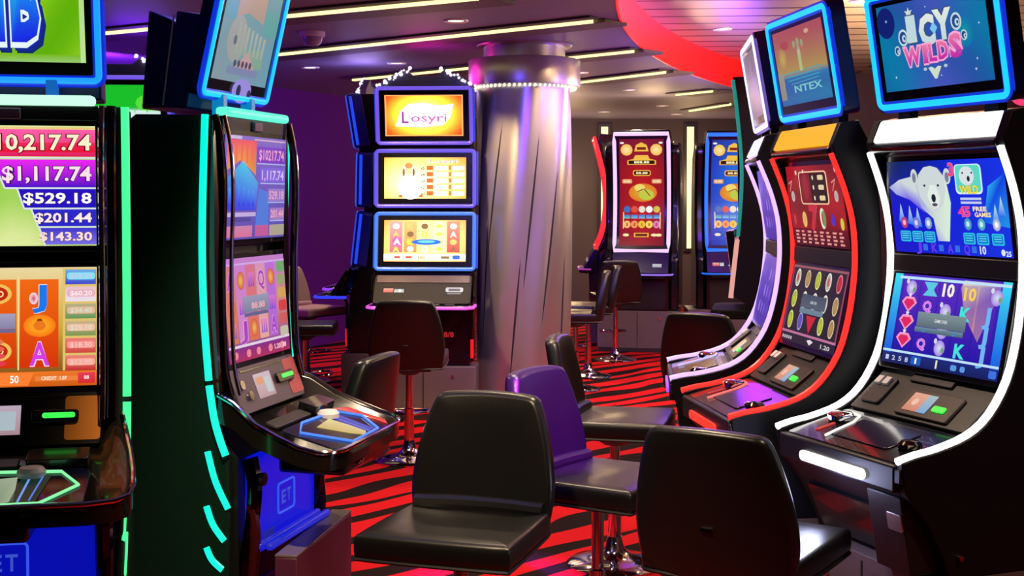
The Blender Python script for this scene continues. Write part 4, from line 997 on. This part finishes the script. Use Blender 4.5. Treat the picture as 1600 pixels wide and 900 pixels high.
plinth((1.36, 13.60), -101, 'wide plum plinth under the red portrait-screen machine', (-.46, .40), (-.62, -.04), .44)
plinth((2.40, 13.75), -93, 'plum plinth under the blue portrait-screen machine', (-.50, .40), (-.62, -.04), .44)
plinth((.86, 14.90), 178, 'plinth under the edge-on red-lit portrait machine', (-.36, .36), (-.62, -.04), .44)
plinth((1.47, 8.60), 168, 'plinth under the tall dark cabinet', (-.34, .34), (-.68, -.14), .44)
plinth((2.57, 6.05), 215, 'plinth under the rose-topped machine at the picture edge', (-.34, .34), (-.64, -.08), .44)

# ------------------------------------------------------------------ chairs
def chair_proto():
    root = thing('casino_chair', 'x', 'chair')
    # seat: rounded slab, front towards -y
    def plan(sc, zz, dz=0.0):
        out = []
        pts = [(-.226, -.250), (-.12, -.256), (0, -.257), (.12, -.256), (.226, -.250), (.236, -.232), (.236, -.05), (.232, .08), (.226, .19), (.19, .225), (0, .232), (-.19, .225), (-.226, .19), (-.232, .08), (-.236, -.05), (-.236, -.232)]
        for p in catmull([(x, y, 0) for x, y in pts], 3, True):
            out.append(Vector((p.x*sc, p.y*sc, zz + dz*(-.4*(p.y+.2) - (.03 if p.y < -.2 else 0)))))
        return out
    bm = bmesh.new()
    loft(bm, [plan(.80, .602), plan(.95, .604), plan(.99, .612), plan(1, .628), plan(1, .652), plan(.992, .668), plan(.972, .676), plan(.93, .680, .02), plan(.70, .680, .05), plan(.35, .679, .06), plan(.05, .679, .06)])
    finish(bm, 'seat', LEATHER, root, angle=55)
    bm = bmesh.new(); sweep(bm, plan(.985, .605), .006, 6, True); finish(bm, 'seat_piping', SATIN, root)
    # backrest
    prof = [(0, -.062), (.15, -.060), (.196, -.046), (.222, -.015), (.233, .04), (.235, .09), (.231, .14), (.221, .20), (.207, .26), (.190, .315), (.176, .350), (.163, .366), (.138, .373), (.07, .378), (0, .380)]
    half = catmull([(w, h, 0) for w, h in prof], 3)
    loop = [(p.x, p.y) for p in half] + [(-p.x, p.y) for p in half[::-1][1:-1]]
    tilt = math.radians(9)
    def place(x, h, d):
        y = .215 - .55*x*x + d
        return Vector((x, y + h*math.sin(tilt), .655 + h*math.cos(tilt)))
    def ring(sc, d): return [place(x*sc, .2+(h-.2)*sc, d) for x, h in loop]
    bm = bmesh.new()
    loft(bm, [ring(.25, -.030), ring(.6, -.031), ring(.915, -.031), ring(.95, -.029), ring(.985, -.020), ring(1, -.006), ring(1, .012), ring(.985, .024), ring(.95, .031), ring(.915, .033), ring(.6, .034), ring(.25, .033)])
    bk = finish(bm, 'backrest', LEATHER, root, angle=60)
    # rolled joint between seat and back
    bm = bmesh.new(); sweep(bm, catmull([(x, .185-.55*x*x, .683) for x in (-.215, -.1, 0, .1, .215)], 4), .026, 10, False, (0, 0, 1)); finish(bm, 'seat_roll', LEATHER, root)
    bm = bmesh.new(); box(bm, place(-.016, .10, .034)-Vector((0, 0, .004)), place(.016, .10, .040)+Vector((0, 0, .004))); finish(bm, 'badge', CHROME, bk)
    bm = bmesh.new(); box(bm, (-.15, -.02, .584), (.15, .20, .604)); finish(bm, 'back_bracket', SATIN, root, bevel=.006)
    bm = bmesh.new(); lathe(bm, [(.05, .545), (.10, .575), (.12, .594), (.001, .594)], 24); finish(bm, 'swivel_plate', SATIN, root)
    bm = bmesh.new(); lathe(bm, [(.030, .05), (.030, .33), (.022, .335), (.022, .56)], 20); finish(bm, 'pole', CHROME, root)
    bm = bmesh.new(); lathe(bm, [(.215, 0), (.216, .010), (.20, .020), (.14, .034), (.07, .050), (.042, .080), (.034, .13), (.030, .13)], 36); finish(bm, 'base', CHROME, root)
    bm = bmesh.new(); pts = [(.0, -.03, .285), (-.05, -.07, .285), (-.13, -.14, .285), (-.10, -.20, .285), (0, -.215, .285), (.10, -.20, .285), (.13, -.14, .285), (.05, -.07, .285)]
    sweep(bm, catmull(pts, 4, True), .010, 8, True); finish(bm, 'footrest', CHROME, root)
    return root
def copy_tree(o, parent=None):
    c = o.copy(); COL.objects.link(c)
    if parent is not None: c.parent = parent
    for ch in list(o.children): copy_tree(ch, c)
    return c
CH = chair_proto()
TAN = mat('tan_leather', (176, 148, 104), .45, bump=.1, bscale=260)
chairs = [
    (-.155, 3.84, -108, 'black leather chair in front facing the camera, its seat turned to the left'),
    (.305, 4.52, -32, 'black leather chair whose back glows purple, facing the right-hand machines'),
    (.462, 5.72, -12, 'black leather chair behind the purple-lit one, its chrome disc base showing'),
    (.665, 3.655, 58, 'black leather chair seen from behind, drawn up to the white-lit curved machine'),
    (-.78, 5.16, 163, 'chair with its back to us behind the winged deck of the side-on machine'),
    (-.645, 8.00, 90, 'black chair seen from behind in front of the central three-screen machine'),
    (-1.62, 9.92, 3, 'dark chair with only its seat showing below the blue lit deck'),
    (-1.84, 11.45, -35, 'tan leather chair beyond the blue lit decks by the purple wall'),
    (.545, 10.95, 176, 'dark chair in side view just right of the metal column'),
    (.70, 11.75, 178, 'dark chair in side view, second behind the column'),
    (1.05, 12.95, 95, 'dark chair with its back to us at the red portrait-screen machine'),
    (1.13, 7.15, 62, 'dark grey chair seen from behind, beyond the violet-lit machine'),
]
for i, (x, y, a, lab) in enumerate(chairs):
    o = CH if i == 0 else copy_tree(CH)
    o.location = (x, y, 0); o.rotation_euler = (0, 0, math.radians(a)+PI/2)
    o['label'] = lab; o['group'] = 'swivel chairs on the casino floor'
    if 'tan' in lab:
        for c in o.children:
            if c.name.split('.')[0] in ('seat', 'backrest', 'seat_roll'):
                c.data = c.data.copy(); c.data.materials[0] = TAN

# ------------------------------------------------------------------ the room
CZ, RZ = 2.82, 3.12          # lower and raised ceiling heights
CX, CY, CR = 16.69, 6.21, 16.14
def arc_x(y): return CX - math.sqrt(max(CR*CR-(y-CY)**2, 0))

def carpet():
    m = bpy.data.materials.new('red_zebra_carpet'); m.use_nodes = True
    nt = m.node_tree; N = nt.nodes; L = nt.links; b = N['Principled BSDF']
    tc = N.new('ShaderNodeTexCoord'); mp = N.new('ShaderNodeMapping'); mp.inputs['Rotation'].default_value = (0, 0, math.radians(-44))
    L.new(tc.outputs['Object'], mp.inputs['Vector'])
    sp = N.new('ShaderNodeSeparateXYZ'); L.new(mp.outputs[0], sp.inputs[0])
    def noise(sx, sy, sc, det=1.0):
        m2 = N.new('ShaderNodeMapping'); m2.inputs['Scale'].default_value = (sx, sy, 1); L.new(mp.outputs[0], m2.inputs['Vector'])
        n = N.new('ShaderNodeTexNoise'); n.inputs['Scale'].default_value = sc; n.inputs['Detail'].default_value = det; L.new(m2.outputs[0], n.inputs['Vector']); return n.outputs['Fac']
    def mth(op, a, bb=None):
        n = N.new('ShaderNodeMath'); n.operation = op
        for i, v in enumerate((a, bb)):
            if v is None: continue
            if isinstance(v, (int, float)): n.inputs[i].default_value = v
            else: L.new(v, n.inputs[i])
        return n.outputs[0]
    n1 = noise(.55, 1.0, 1.1, 1.5); n2 = noise(.9, 2.6, 1.3, 1.0)
    ph = mth('ADD', mth('MULTIPLY', sp.outputs['Y'], 2*PI/.27), mth('MULTIPLY', n1, 15.0))
    s = mth('SINE', ph)
    s2 = mth('ADD', s, mth('MULTIPLY', mth('SUBTRACT', n2, .5), 3.4))
    rp = N.new('ShaderNodeValToRGB'); L.new(mth('ADD', mth('MULTIPLY', s2, .5), .5), rp.inputs[0])
    rp.color_ramp.elements[0].position = .36; rp.color_ramp.elements[0].color = lin((24, 10, 10))+(1,)
    rp.color_ramp.elements[1].position = .43; rp.color_ramp.elements[1].color = lin((182, 15, 25))+(1,)
    L.new(rp.outputs[0], b.inputs['Base Color']); b.inputs['Roughness'].default_value = .95; b.inputs['Specular IOR Level'].default_value = .1
    nb = N.new('ShaderNodeTexNoise'); nb.inputs['Scale'].default_value = 300; L.new(tc.outputs['Object'], nb.inputs['Vector'])
    bp = N.new('ShaderNodeBump'); bp.inputs['Strength'].default_value = .25; bp.inputs['Distance'].default_value = .004; L.new(nb.outputs['Fac'], bp.inputs['Height']); L.new(bp.outputs[0], b.inputs['Normal'])
    return m
bm = bmesh.new(); box(bm, (-7, -3, -.1), (10, 21, 0)); struct(finish(bm, 'floor', carpet(), smooth=False))

CEIL = mat('mauve_grey_ceiling', (124, 118, 150), .55, noise=.05, nscale=3)
ys = [-3+.5*i for i in range(49)]
bm = bmesh.new()
for y0, y1 in zip(ys, ys[1:]):
    a, b_ = arc_x(y0), arc_x(y1)
    extr(bm, [(-7, y0, CZ), (a, y0, CZ), (b_, y1, CZ), (-7, y1, CZ)], [(-7, y0, CZ+.06), (a, y0, CZ+.06), (b_, y1, CZ+.06), (-7, y1, CZ+.06)])
struct(finish(bm, 'ceiling', CEIL, smooth=False))

def plank_mat():
    m = bpy.data.materials.new('metal_plank_ceiling'); m.use_nodes = True
    nt = m.node_tree; N = nt.nodes; L = nt.links; b = N['Principled BSDF']
    b.inputs['Metallic'].default_value = .55; b.inputs['Roughness'].default_value = .36
    tc = N.new('ShaderNodeTexCoord'); br = N.new('ShaderNodeTexBrick')
    mp = N.new('ShaderNodeMapping'); mp.inputs['Rotation'].default_value = (0, 0, math.radians(4)); L.new(tc.outputs['Object'], mp.inputs[0]); L.new(mp.outputs[0], br.inputs['Vector'])
    br.inputs['Color1'].default_value = lin((196, 178, 156))+(1,); br.inputs['Color2'].default_value = lin((184, 166, 148))+(1,); br.inputs['Mortar'].default_value = lin((48, 40, 46))+(1,)
    br.inputs['Scale'].default_value = 1.0; br.inputs['Mortar Size'].default_value = .028; br.inputs['Brick Width'].default_value = 6.0; br.inputs['Row Height'].default_value = .42
    L.new(br.outputs['Color'], b.inputs['Base Color'])
    return m
bm = bmesh.new()
for y0, y1 in zip(ys, ys[1:]):
    a, b_ = arc_x(y0)-.02, arc_x(y1)-.02
    extr(bm, [(a, y0, RZ), (10, y0, RZ), (10, y1, RZ), (b_, y1, RZ)], [(a, y0, RZ+.06), (10, y0, RZ+.06), (10, y1, RZ+.06), (b_, y1, RZ+.06)])
struct(finish(bm, 'ceiling_raised', plank_mat(), smooth=False))
# lit red riser between the two ceilings
bm = bmesh.new(); yy = [-3+.25*i for i in range(71)]
A = [(arc_x(y)+.016, y, CZ-.004) for y in yy]; B = [(arc_x(y)+.016, y, RZ) for y in yy]
A2 = [(arc_x(y)+.002, y, CZ-.004) for y in yy]; B2 = [(arc_x(y)+.002, y, RZ) for y in yy]
loft(bm, [A, B, B2, A2, A], False, False)
o = finish(bm, 'cove_light', emit((255, 8, 12), 1.25), smooth=True); tag(o, 'broad curved red cove light around the raised plank ceiling', 'cove light')

WALLP = mat('purple_wall', (92, 18, 132), .75, spec=.1, noise=.06, nscale=2)
WALLT = mat('taupe_wall', (74, 64, 62), .55, noise=.06, nscale=2)
bm = bmesh.new(); box(bm, (-7, 19.0, 0), (10, 19.2, 3.3)); struct(finish(bm, 'wall_back', WALLT, smooth=False))
bm = bmesh.new(); P0, P1 = Vector((-6.4, 5.8, 0)), Vector((-1.30, 16.0, 0)); dn = Vector((-(P1-P0).y, (P1-P0).x, 0)).normalized()*.15
extr(bm, [P0, P1, P1+dn, P0+dn], [p+Vector((0, 0, CZ)) for p in (P0, P1, P1+dn, P0+dn)])
struct(finish(bm, 'wall_left', WALLP, smooth=False))
bm = bmesh.new(); box(bm, (-1.45, 16.0, 0), (-1.30, 19.0, CZ)); struct(finish(bm, 'wall_left_return', WALLP, smooth=False))
bm = bmesh.new(); box(bm, (2.78, 15.2, 0), (10, 15.35, 3.12)); struct(finish(bm, 'wall_right', mat('dark_plum_wall', (58, 30, 58), .6), smooth=False))
bm = bmesh.new(); box(bm, (8.5, -3, 0), (8.65, 15.2, 3.12)); struct(finish(bm, 'wall_right_side', mat('dark_plum_wall', (58, 30, 58), .6), smooth=False))
bm = bmesh.new(); box(bm, (-7, -3.2, 0), (10, -3.0, 3.3)); struct(finish(bm, 'wall_front', WALLT, smooth=False))
bm = bmesh.new(); box(bm, (-7.15, -3, 0), (-7, 19, 3.3)); struct(finish(bm, 'wall_left_side', WALLP, smooth=False))

# the metal column
def col_ring(z, R, amp, tw=1.0, n=120):
    return [Vector(((R+amp*math.sin(7*a-2.96*z))*math.cos(a), (R+amp*math.sin(7*a-2.96*z))*math.sin(a), z)) for a in [2*PI*k/n for k in range(n)]]
COLX, COLY = .095, 9.9
col = thing('column', 'fluted brushed metal column with dark slanting slits under a wide collar', 'column', (COLX, COLY, 0)); struct(col)
bm = bmesh.new(); loft(bm, [col_ring(.0+.1*i, .360, .011) for i in range(26)]); finish(bm, 'shaft', STEEL, col, angle=70)
bm = bmesh.new(); lathe(bm, [(.36, 2.50), (.43, 2.50), (.432, 2.51), (.432, 2.695), (.425, 2.705), (.36, 2.705)], 64); finish(bm, 'collar', STEEL, col)
bm = bmesh.new(); lathe(bm, [(.30, 2.70), (.315, 2.705), (.315, 2.80), (.36, 2.808), (.37, 2.82), (.001, 2.82)], 64); finish(bm, 'neck', STEEL, col)
bm = bmesh.new()
for k in range(64):
    a = 2*PI*k/64; bmesh.ops.create_icosphere(bm, subdivisions=1, radius=.014, matrix=Matrix.Translation((.395*math.cos(a), .395*math.sin(a), 2.488)))
o = finish(bm, 'collar_lights', emit((255, 245, 225), 1.2), col, smooth=False); o['kind'] = 'stuff'
for (a0, z0, z1, da) in ((-118, 2.22, 1.15, -26), (-72, 2.13, .95, -20), (-48, 1.85, .70, -22), (-95, 1.2, .25, -14), (-140, 1.5, .5, -16), (-30, 1.2, .4, -12), (20, 2.0, 1.0, -20), (120, 2.0, 1.0, -20)):
    bm = bmesh.new(); n = 14; L_, R_ = [], []
    for k in range(n+1):
        t = k/n; a = math.radians(a0+da*t); w = .022*math.sin(PI*t)**.7; z = z0+(z1-z0)*t
        r = .3605+.011*math.sin(7*a-2.96*z)+.001
        L_.append(Vector((r*math.cos(a-w), r*math.sin(a-w), z))); R_.append(Vector((r*math.cos(a+w), r*math.sin(a+w), z)))
    loft(bm, [L_, R_, [p*1 - Vector((p.x, p.y, 0)).normalized()*.02 for p in R_], [p*1 - Vector((p.x, p.y, 0)).normalized()*.02 for p in L_], L_], False, False)
    finish(bm, 'slit', mat('slit_dark', (12, 8, 16), .7), col)

# ceiling fittings
def strip(a, b, lab, w=.035):
    a, b = Vector((a[0], a[1], 0)), Vector((b[0], b[1], 0)); d = (b-a); L_ = d.length
    t = thing('ceiling_strip_light', lab, 'ceiling light', ((a+b)/2+Vector((0, 0, CZ-.005))), math.atan2(d.y, d.x), 'linear strip lights in the lower ceiling')
    bm = bmesh.new(); box(bm, (-L_/2, -w*.6, -.024), (L_/2, w*.6, .004)); finish(bm, 'diffuser', emit((255, 236, 150), 2.0), t, bevel=.003)
    bm = bmesh.new(); box(bm, (-L_/2-.04, -w-.10, -.010), (L_/2+.08, -w, .002)); finish(bm, 'slot_shade', mat('slot_recess_shade', (70, 58, 58), .6), t, bevel=.003)  # dark strip stands in for shade inside the light slot
    bm = bmesh.new(); box(bm, (-L_/2-.04, w, -.022), (L_/2+.08, w+.26, .002)); finish(bm, 'slot_trim', mat('slot_trim', (92, 80, 84), .6), t, bevel=.003)
    return t
strip((-3.10, 9.14), (-.20, 7.42), 'longest strip light, nearest the camera at the top of the picture')
strip((-2.40, 10.75), (.52, 8.39), 'long strip light passing above the central three-screen machine, ending left of the red cove')
strip((-1.55, 12.55), (.95, 10.10), 'strip light running behind the metal column')
strip((.62, 12.90), (1.40, 11.78), 'short strip light just right of the column collar')
strip((1.84, 14.34), (2.16, 13.87), 'very short strip light beyond the column near the red cove')
strip((2.36, 17.0), (2.69, 15.85), 'far strip light meeting the red cove by the dark cabinet')
def downlight(x, y, z, lab, grp='round downlights in the lower ceiling', r=.065):
    t = thing('downlight', lab, 'ceiling light', (x, y, z), 0, grp)
    bm = bmesh.new(); lathe(bm, [(r*.75, -.002), (r*1.25, -.010), (r*1.3, -.004), (r*1.3, .004), (r*.75, .004)], 24); finish(bm, 'trim_ring', WHITEP, t)
    bm = bmesh.new(); lathe(bm, [(.001, -.006), (r*.8, -.004), (r*.8, .004), (.001, .004)], 20); finish(bm, 'lamp', emit((255, 240, 215), 2.2), t)
    return t
for x, y, lab in ((-.37, 8.48, 'round downlight between the two long strip lights'), (-1.81, 11.51, 'round downlight left of the sparkling crown, above the purple wall'), (-1.0, 11.13, 'round downlight just above the sparkling crown'), (.63, 11.98, 'round downlight beside the column collar'),
                  (1.28, 13.89, 'round downlight above the red portrait-screen machine'), (1.91, 16.29, 'round downlight above the gap between the portrait machines'), (1.25, 17.4, 'round downlight against the taupe back wall, left one'), (2.3, 17.9, 'round downlight against the taupe back wall, right one')):
    downlight(x, y, CZ, lab)
for x, y, lab in ((1.83, 11.18, 'round downlight in the plank ceiling nearest the red cove'), (1.76, 12.61, 'round downlight in the plank ceiling behind the red cove edge'), (2.6, 9.6, 'round downlight in the plank ceiling above the orange-lit machine')):
    downlight(x, y, RZ, lab, 'round downlights in the raised ceiling')
t = thing('ceiling_speaker', 'dark oval speaker grille in the plank ceiling', 'speaker', (2.33, 11.2, RZ))
bm = bmesh.new(); lathe(bm, [(.001, -.008), (.13, -.006), (.15, 0), (.15, .004), (.001, .004)], 28); finish(bm, 'grille', mat('grille_brown', (92, 70, 66), .6), t)
t = thing('dome_camera', 'white dome camera hanging from the ceiling left of the strip lights', 'camera', (-1.41, 9.07, CZ))
bm = bmesh.new(); lathe(bm, [(.001, -.105), (.04, -.098), (.066, -.07), (.074, -.035), (.074, -.03)], 24); finish(bm, 'dome', mat('pale_dome', (150, 140, 175), .2), t)
bm = bmesh.new(); lathe(bm, [(.074, -.035), (.088, -.03), (.09, 0), (.001, 0)], 24); finish(bm, 'mount', WHITEP, t)
# vertical wall lights on the back wall
for x, lab in ((1.37, 'tall narrow wall light on the taupe wall left of the red portrait machine'), (2.64, 'tall narrow wall light between the two portrait-screen machines')):
    t = thing('wall_light', lab, 'wall light', (x, 19.0, 0))
    bm = bmesh.new(); box(bm, (-.05, -.05, .9), (.05, -.004, 2.70)); finish(bm, 'diffuser', emit((255, 236, 170), 1.5), t)
    bm = bmesh.new(); box(bm, (-.10, -.03, .85), (.10, 0, 2.75)); finish(bm, 'backplate', GREY, t, bevel=.004)

# ------------------------------------------------------------------ light
PUR, BLU, MAG, WARM = (120, 40, 255), (40, 50, 255), (255, 40, 190), (255, 214, 160)
def glow(x, y, z, e, rgb=WARM, r=.10):
    l = bpy.data.lights.new('fill_lamp', 'POINT'); l.energy = e; l.color = lin(rgb); l.shadow_soft_size = r
    o = bpy.data.objects.new('fill_lamp', l); COL.objects.link(o); o.location = (x, y, z); return o
def spot(x, y, z, e, rgb=(255, 226, 190), cone=110, blend=.7, r=.06, to=None):
    l = bpy.data.lights.new('downlight_and_fill', 'SPOT'); l.energy = e; l.color = lin(rgb); l.spot_size = math.radians(cone); l.spot_blend = blend; l.shadow_soft_size = r  # serves the fitted downlights and the added spots alike
    o = bpy.data.objects.new('downlight_and_fill', l); COL.objects.link(o); o.location = (x, y, z)
    if to:
        d = Vector(to)-Vector((x, y, z)); o.rotation_euler = d.to_track_quat('-Z', 'Y').to_euler()
    return o
for x, y in ((-.37, 8.48), (-1.81, 11.51), (-1.0, 11.13), (.63, 11.98), (1.28, 13.89), (1.91, 16.29), (1.25, 17.4), (2.3, 17.9)):
    spot(x, y, CZ-.03, 75)
for x, y in ((1.83, 11.18), (1.76, 12.61), (2.6, 9.6)): spot(x, y, RZ-.03, 85)
# spots added above the frame, without fittings, to light the near floor and chairs
for x, y in ((-.15, 5.9), (.35, 4.6), (.25, 7.1), (-1.6, 5.6)):
    spot(x, y, CZ-.03, 85)
glow(.895, 3.825, .79, 1.6, (200, 205, 255), .05)  # fill added to carry the front light's glow onto the chair seat
spot(-.5, 2.6, CZ-.03, 170, (255, 222, 180), 60, .7, .06, (-.2, 3.8, .7))  # spot added to warm the front chair
for x, y in ((1.6, 7.4), (1.9, 5.0), (2.2, 2.6)): spot(x, y, RZ-.03, 80)  # more added spots above the frame, no fittings
# spots added without fittings to light the column, chair back and purple wall
spot(-.5, 6.4, CZ-.03, 110, (90, 70, 255), 45, .6, .10, (.1, 10, 1.2))
spot(.45, 6.6, CZ-.03, 120, PUR, 40, .6, .06, (.1, 10, 1.2))
spot(-1.3, 8.2, CZ-.03, 330, WARM, 60, .7, .08, (.05, 9.9, .7))
spot(1.6, 8.4, RZ-.03, 230, WARM, 60, .7, .08, (.15, 9.9, 1.1))
spot(.52, 3.0, CZ-.03, 4200, (165, 15, 255), 13, .6, .06, (.13, 4.64, .93))
spot(-3.3, 10.3, CZ-.03, 330, (150, 45, 255), 110, .8, .08, (-2.9, 13.2, 1.2))
# unseen point fills added to wash the ceilings and the back wall
glow(-.67, 9.9, 2.60, 3, MAG, .2)
glow(-2.6, 8.9, 2.55, 8, PUR, .2)
glow(-1.3, 11.2, 2.6, 6, (190, 160, 255), .2)
glow(-.9, 4.2, 2.3, 14, (150, 140, 255), .2)
glow(.5, 14.6, 2.4, 12, WARM, .2)
glow(1.6, 14.6, 2.5, 10, WARM, .2)
glow(.75, 17.9, 1.9, 26, WARM, .2)
glow(2.55, 18.2, 1.8, 22, WARM, .2)
for x, y, e, c in ((1.35, 9.4, 9, PUR), (1.75, 10.6, 12, BLU), (1.9, 11.6, 8, (255, 190, 150)), (2.2, 12.4, 14, PUR), (2.35, 9.2, 12, (130, 90, 255)), (2.9, 10.6, 60, WARM), (3.2, 8.2, 50, WARM), (3.9, 12.0, 60, WARM)):
    glow(x, y, 2.35, e, c, .2)

w = bpy.data.worlds.new('world'); SC.world = w; w.use_nodes = True
w.node_tree.nodes['Background'].inputs[0].default_value = (.20, .13, .30, 1); w.node_tree.nodes['Background'].inputs[1].default_value = .05

# ------------------------------------------------------------------ camera
cam = bpy.data.cameras.new('camera'); co = bpy.data.objects.new('camera', cam); COL.objects.link(co)
FPX, PITCH, HOR = 2000.0, math.radians(1.5), 309.0
cam.sensor_width = 36; cam.lens = FPX/1600*36
py = HOR + FPX*math.tan(PITCH)
cam.shift_y = -(450-py)/1600.0
cam.clip_start = .05
co.location = (0, 0, 1.65); co.rotation_euler = (PI/2-PITCH, 0, 0)
SC.camera = co
SC.view_settings.view_transform = 'Standard'; SC.view_settings.look = 'None'; SC.view_settings.gamma = 1.0
SC.view_settings.exposure = EXPO; SC.view_settings.use_curve_mapping = False
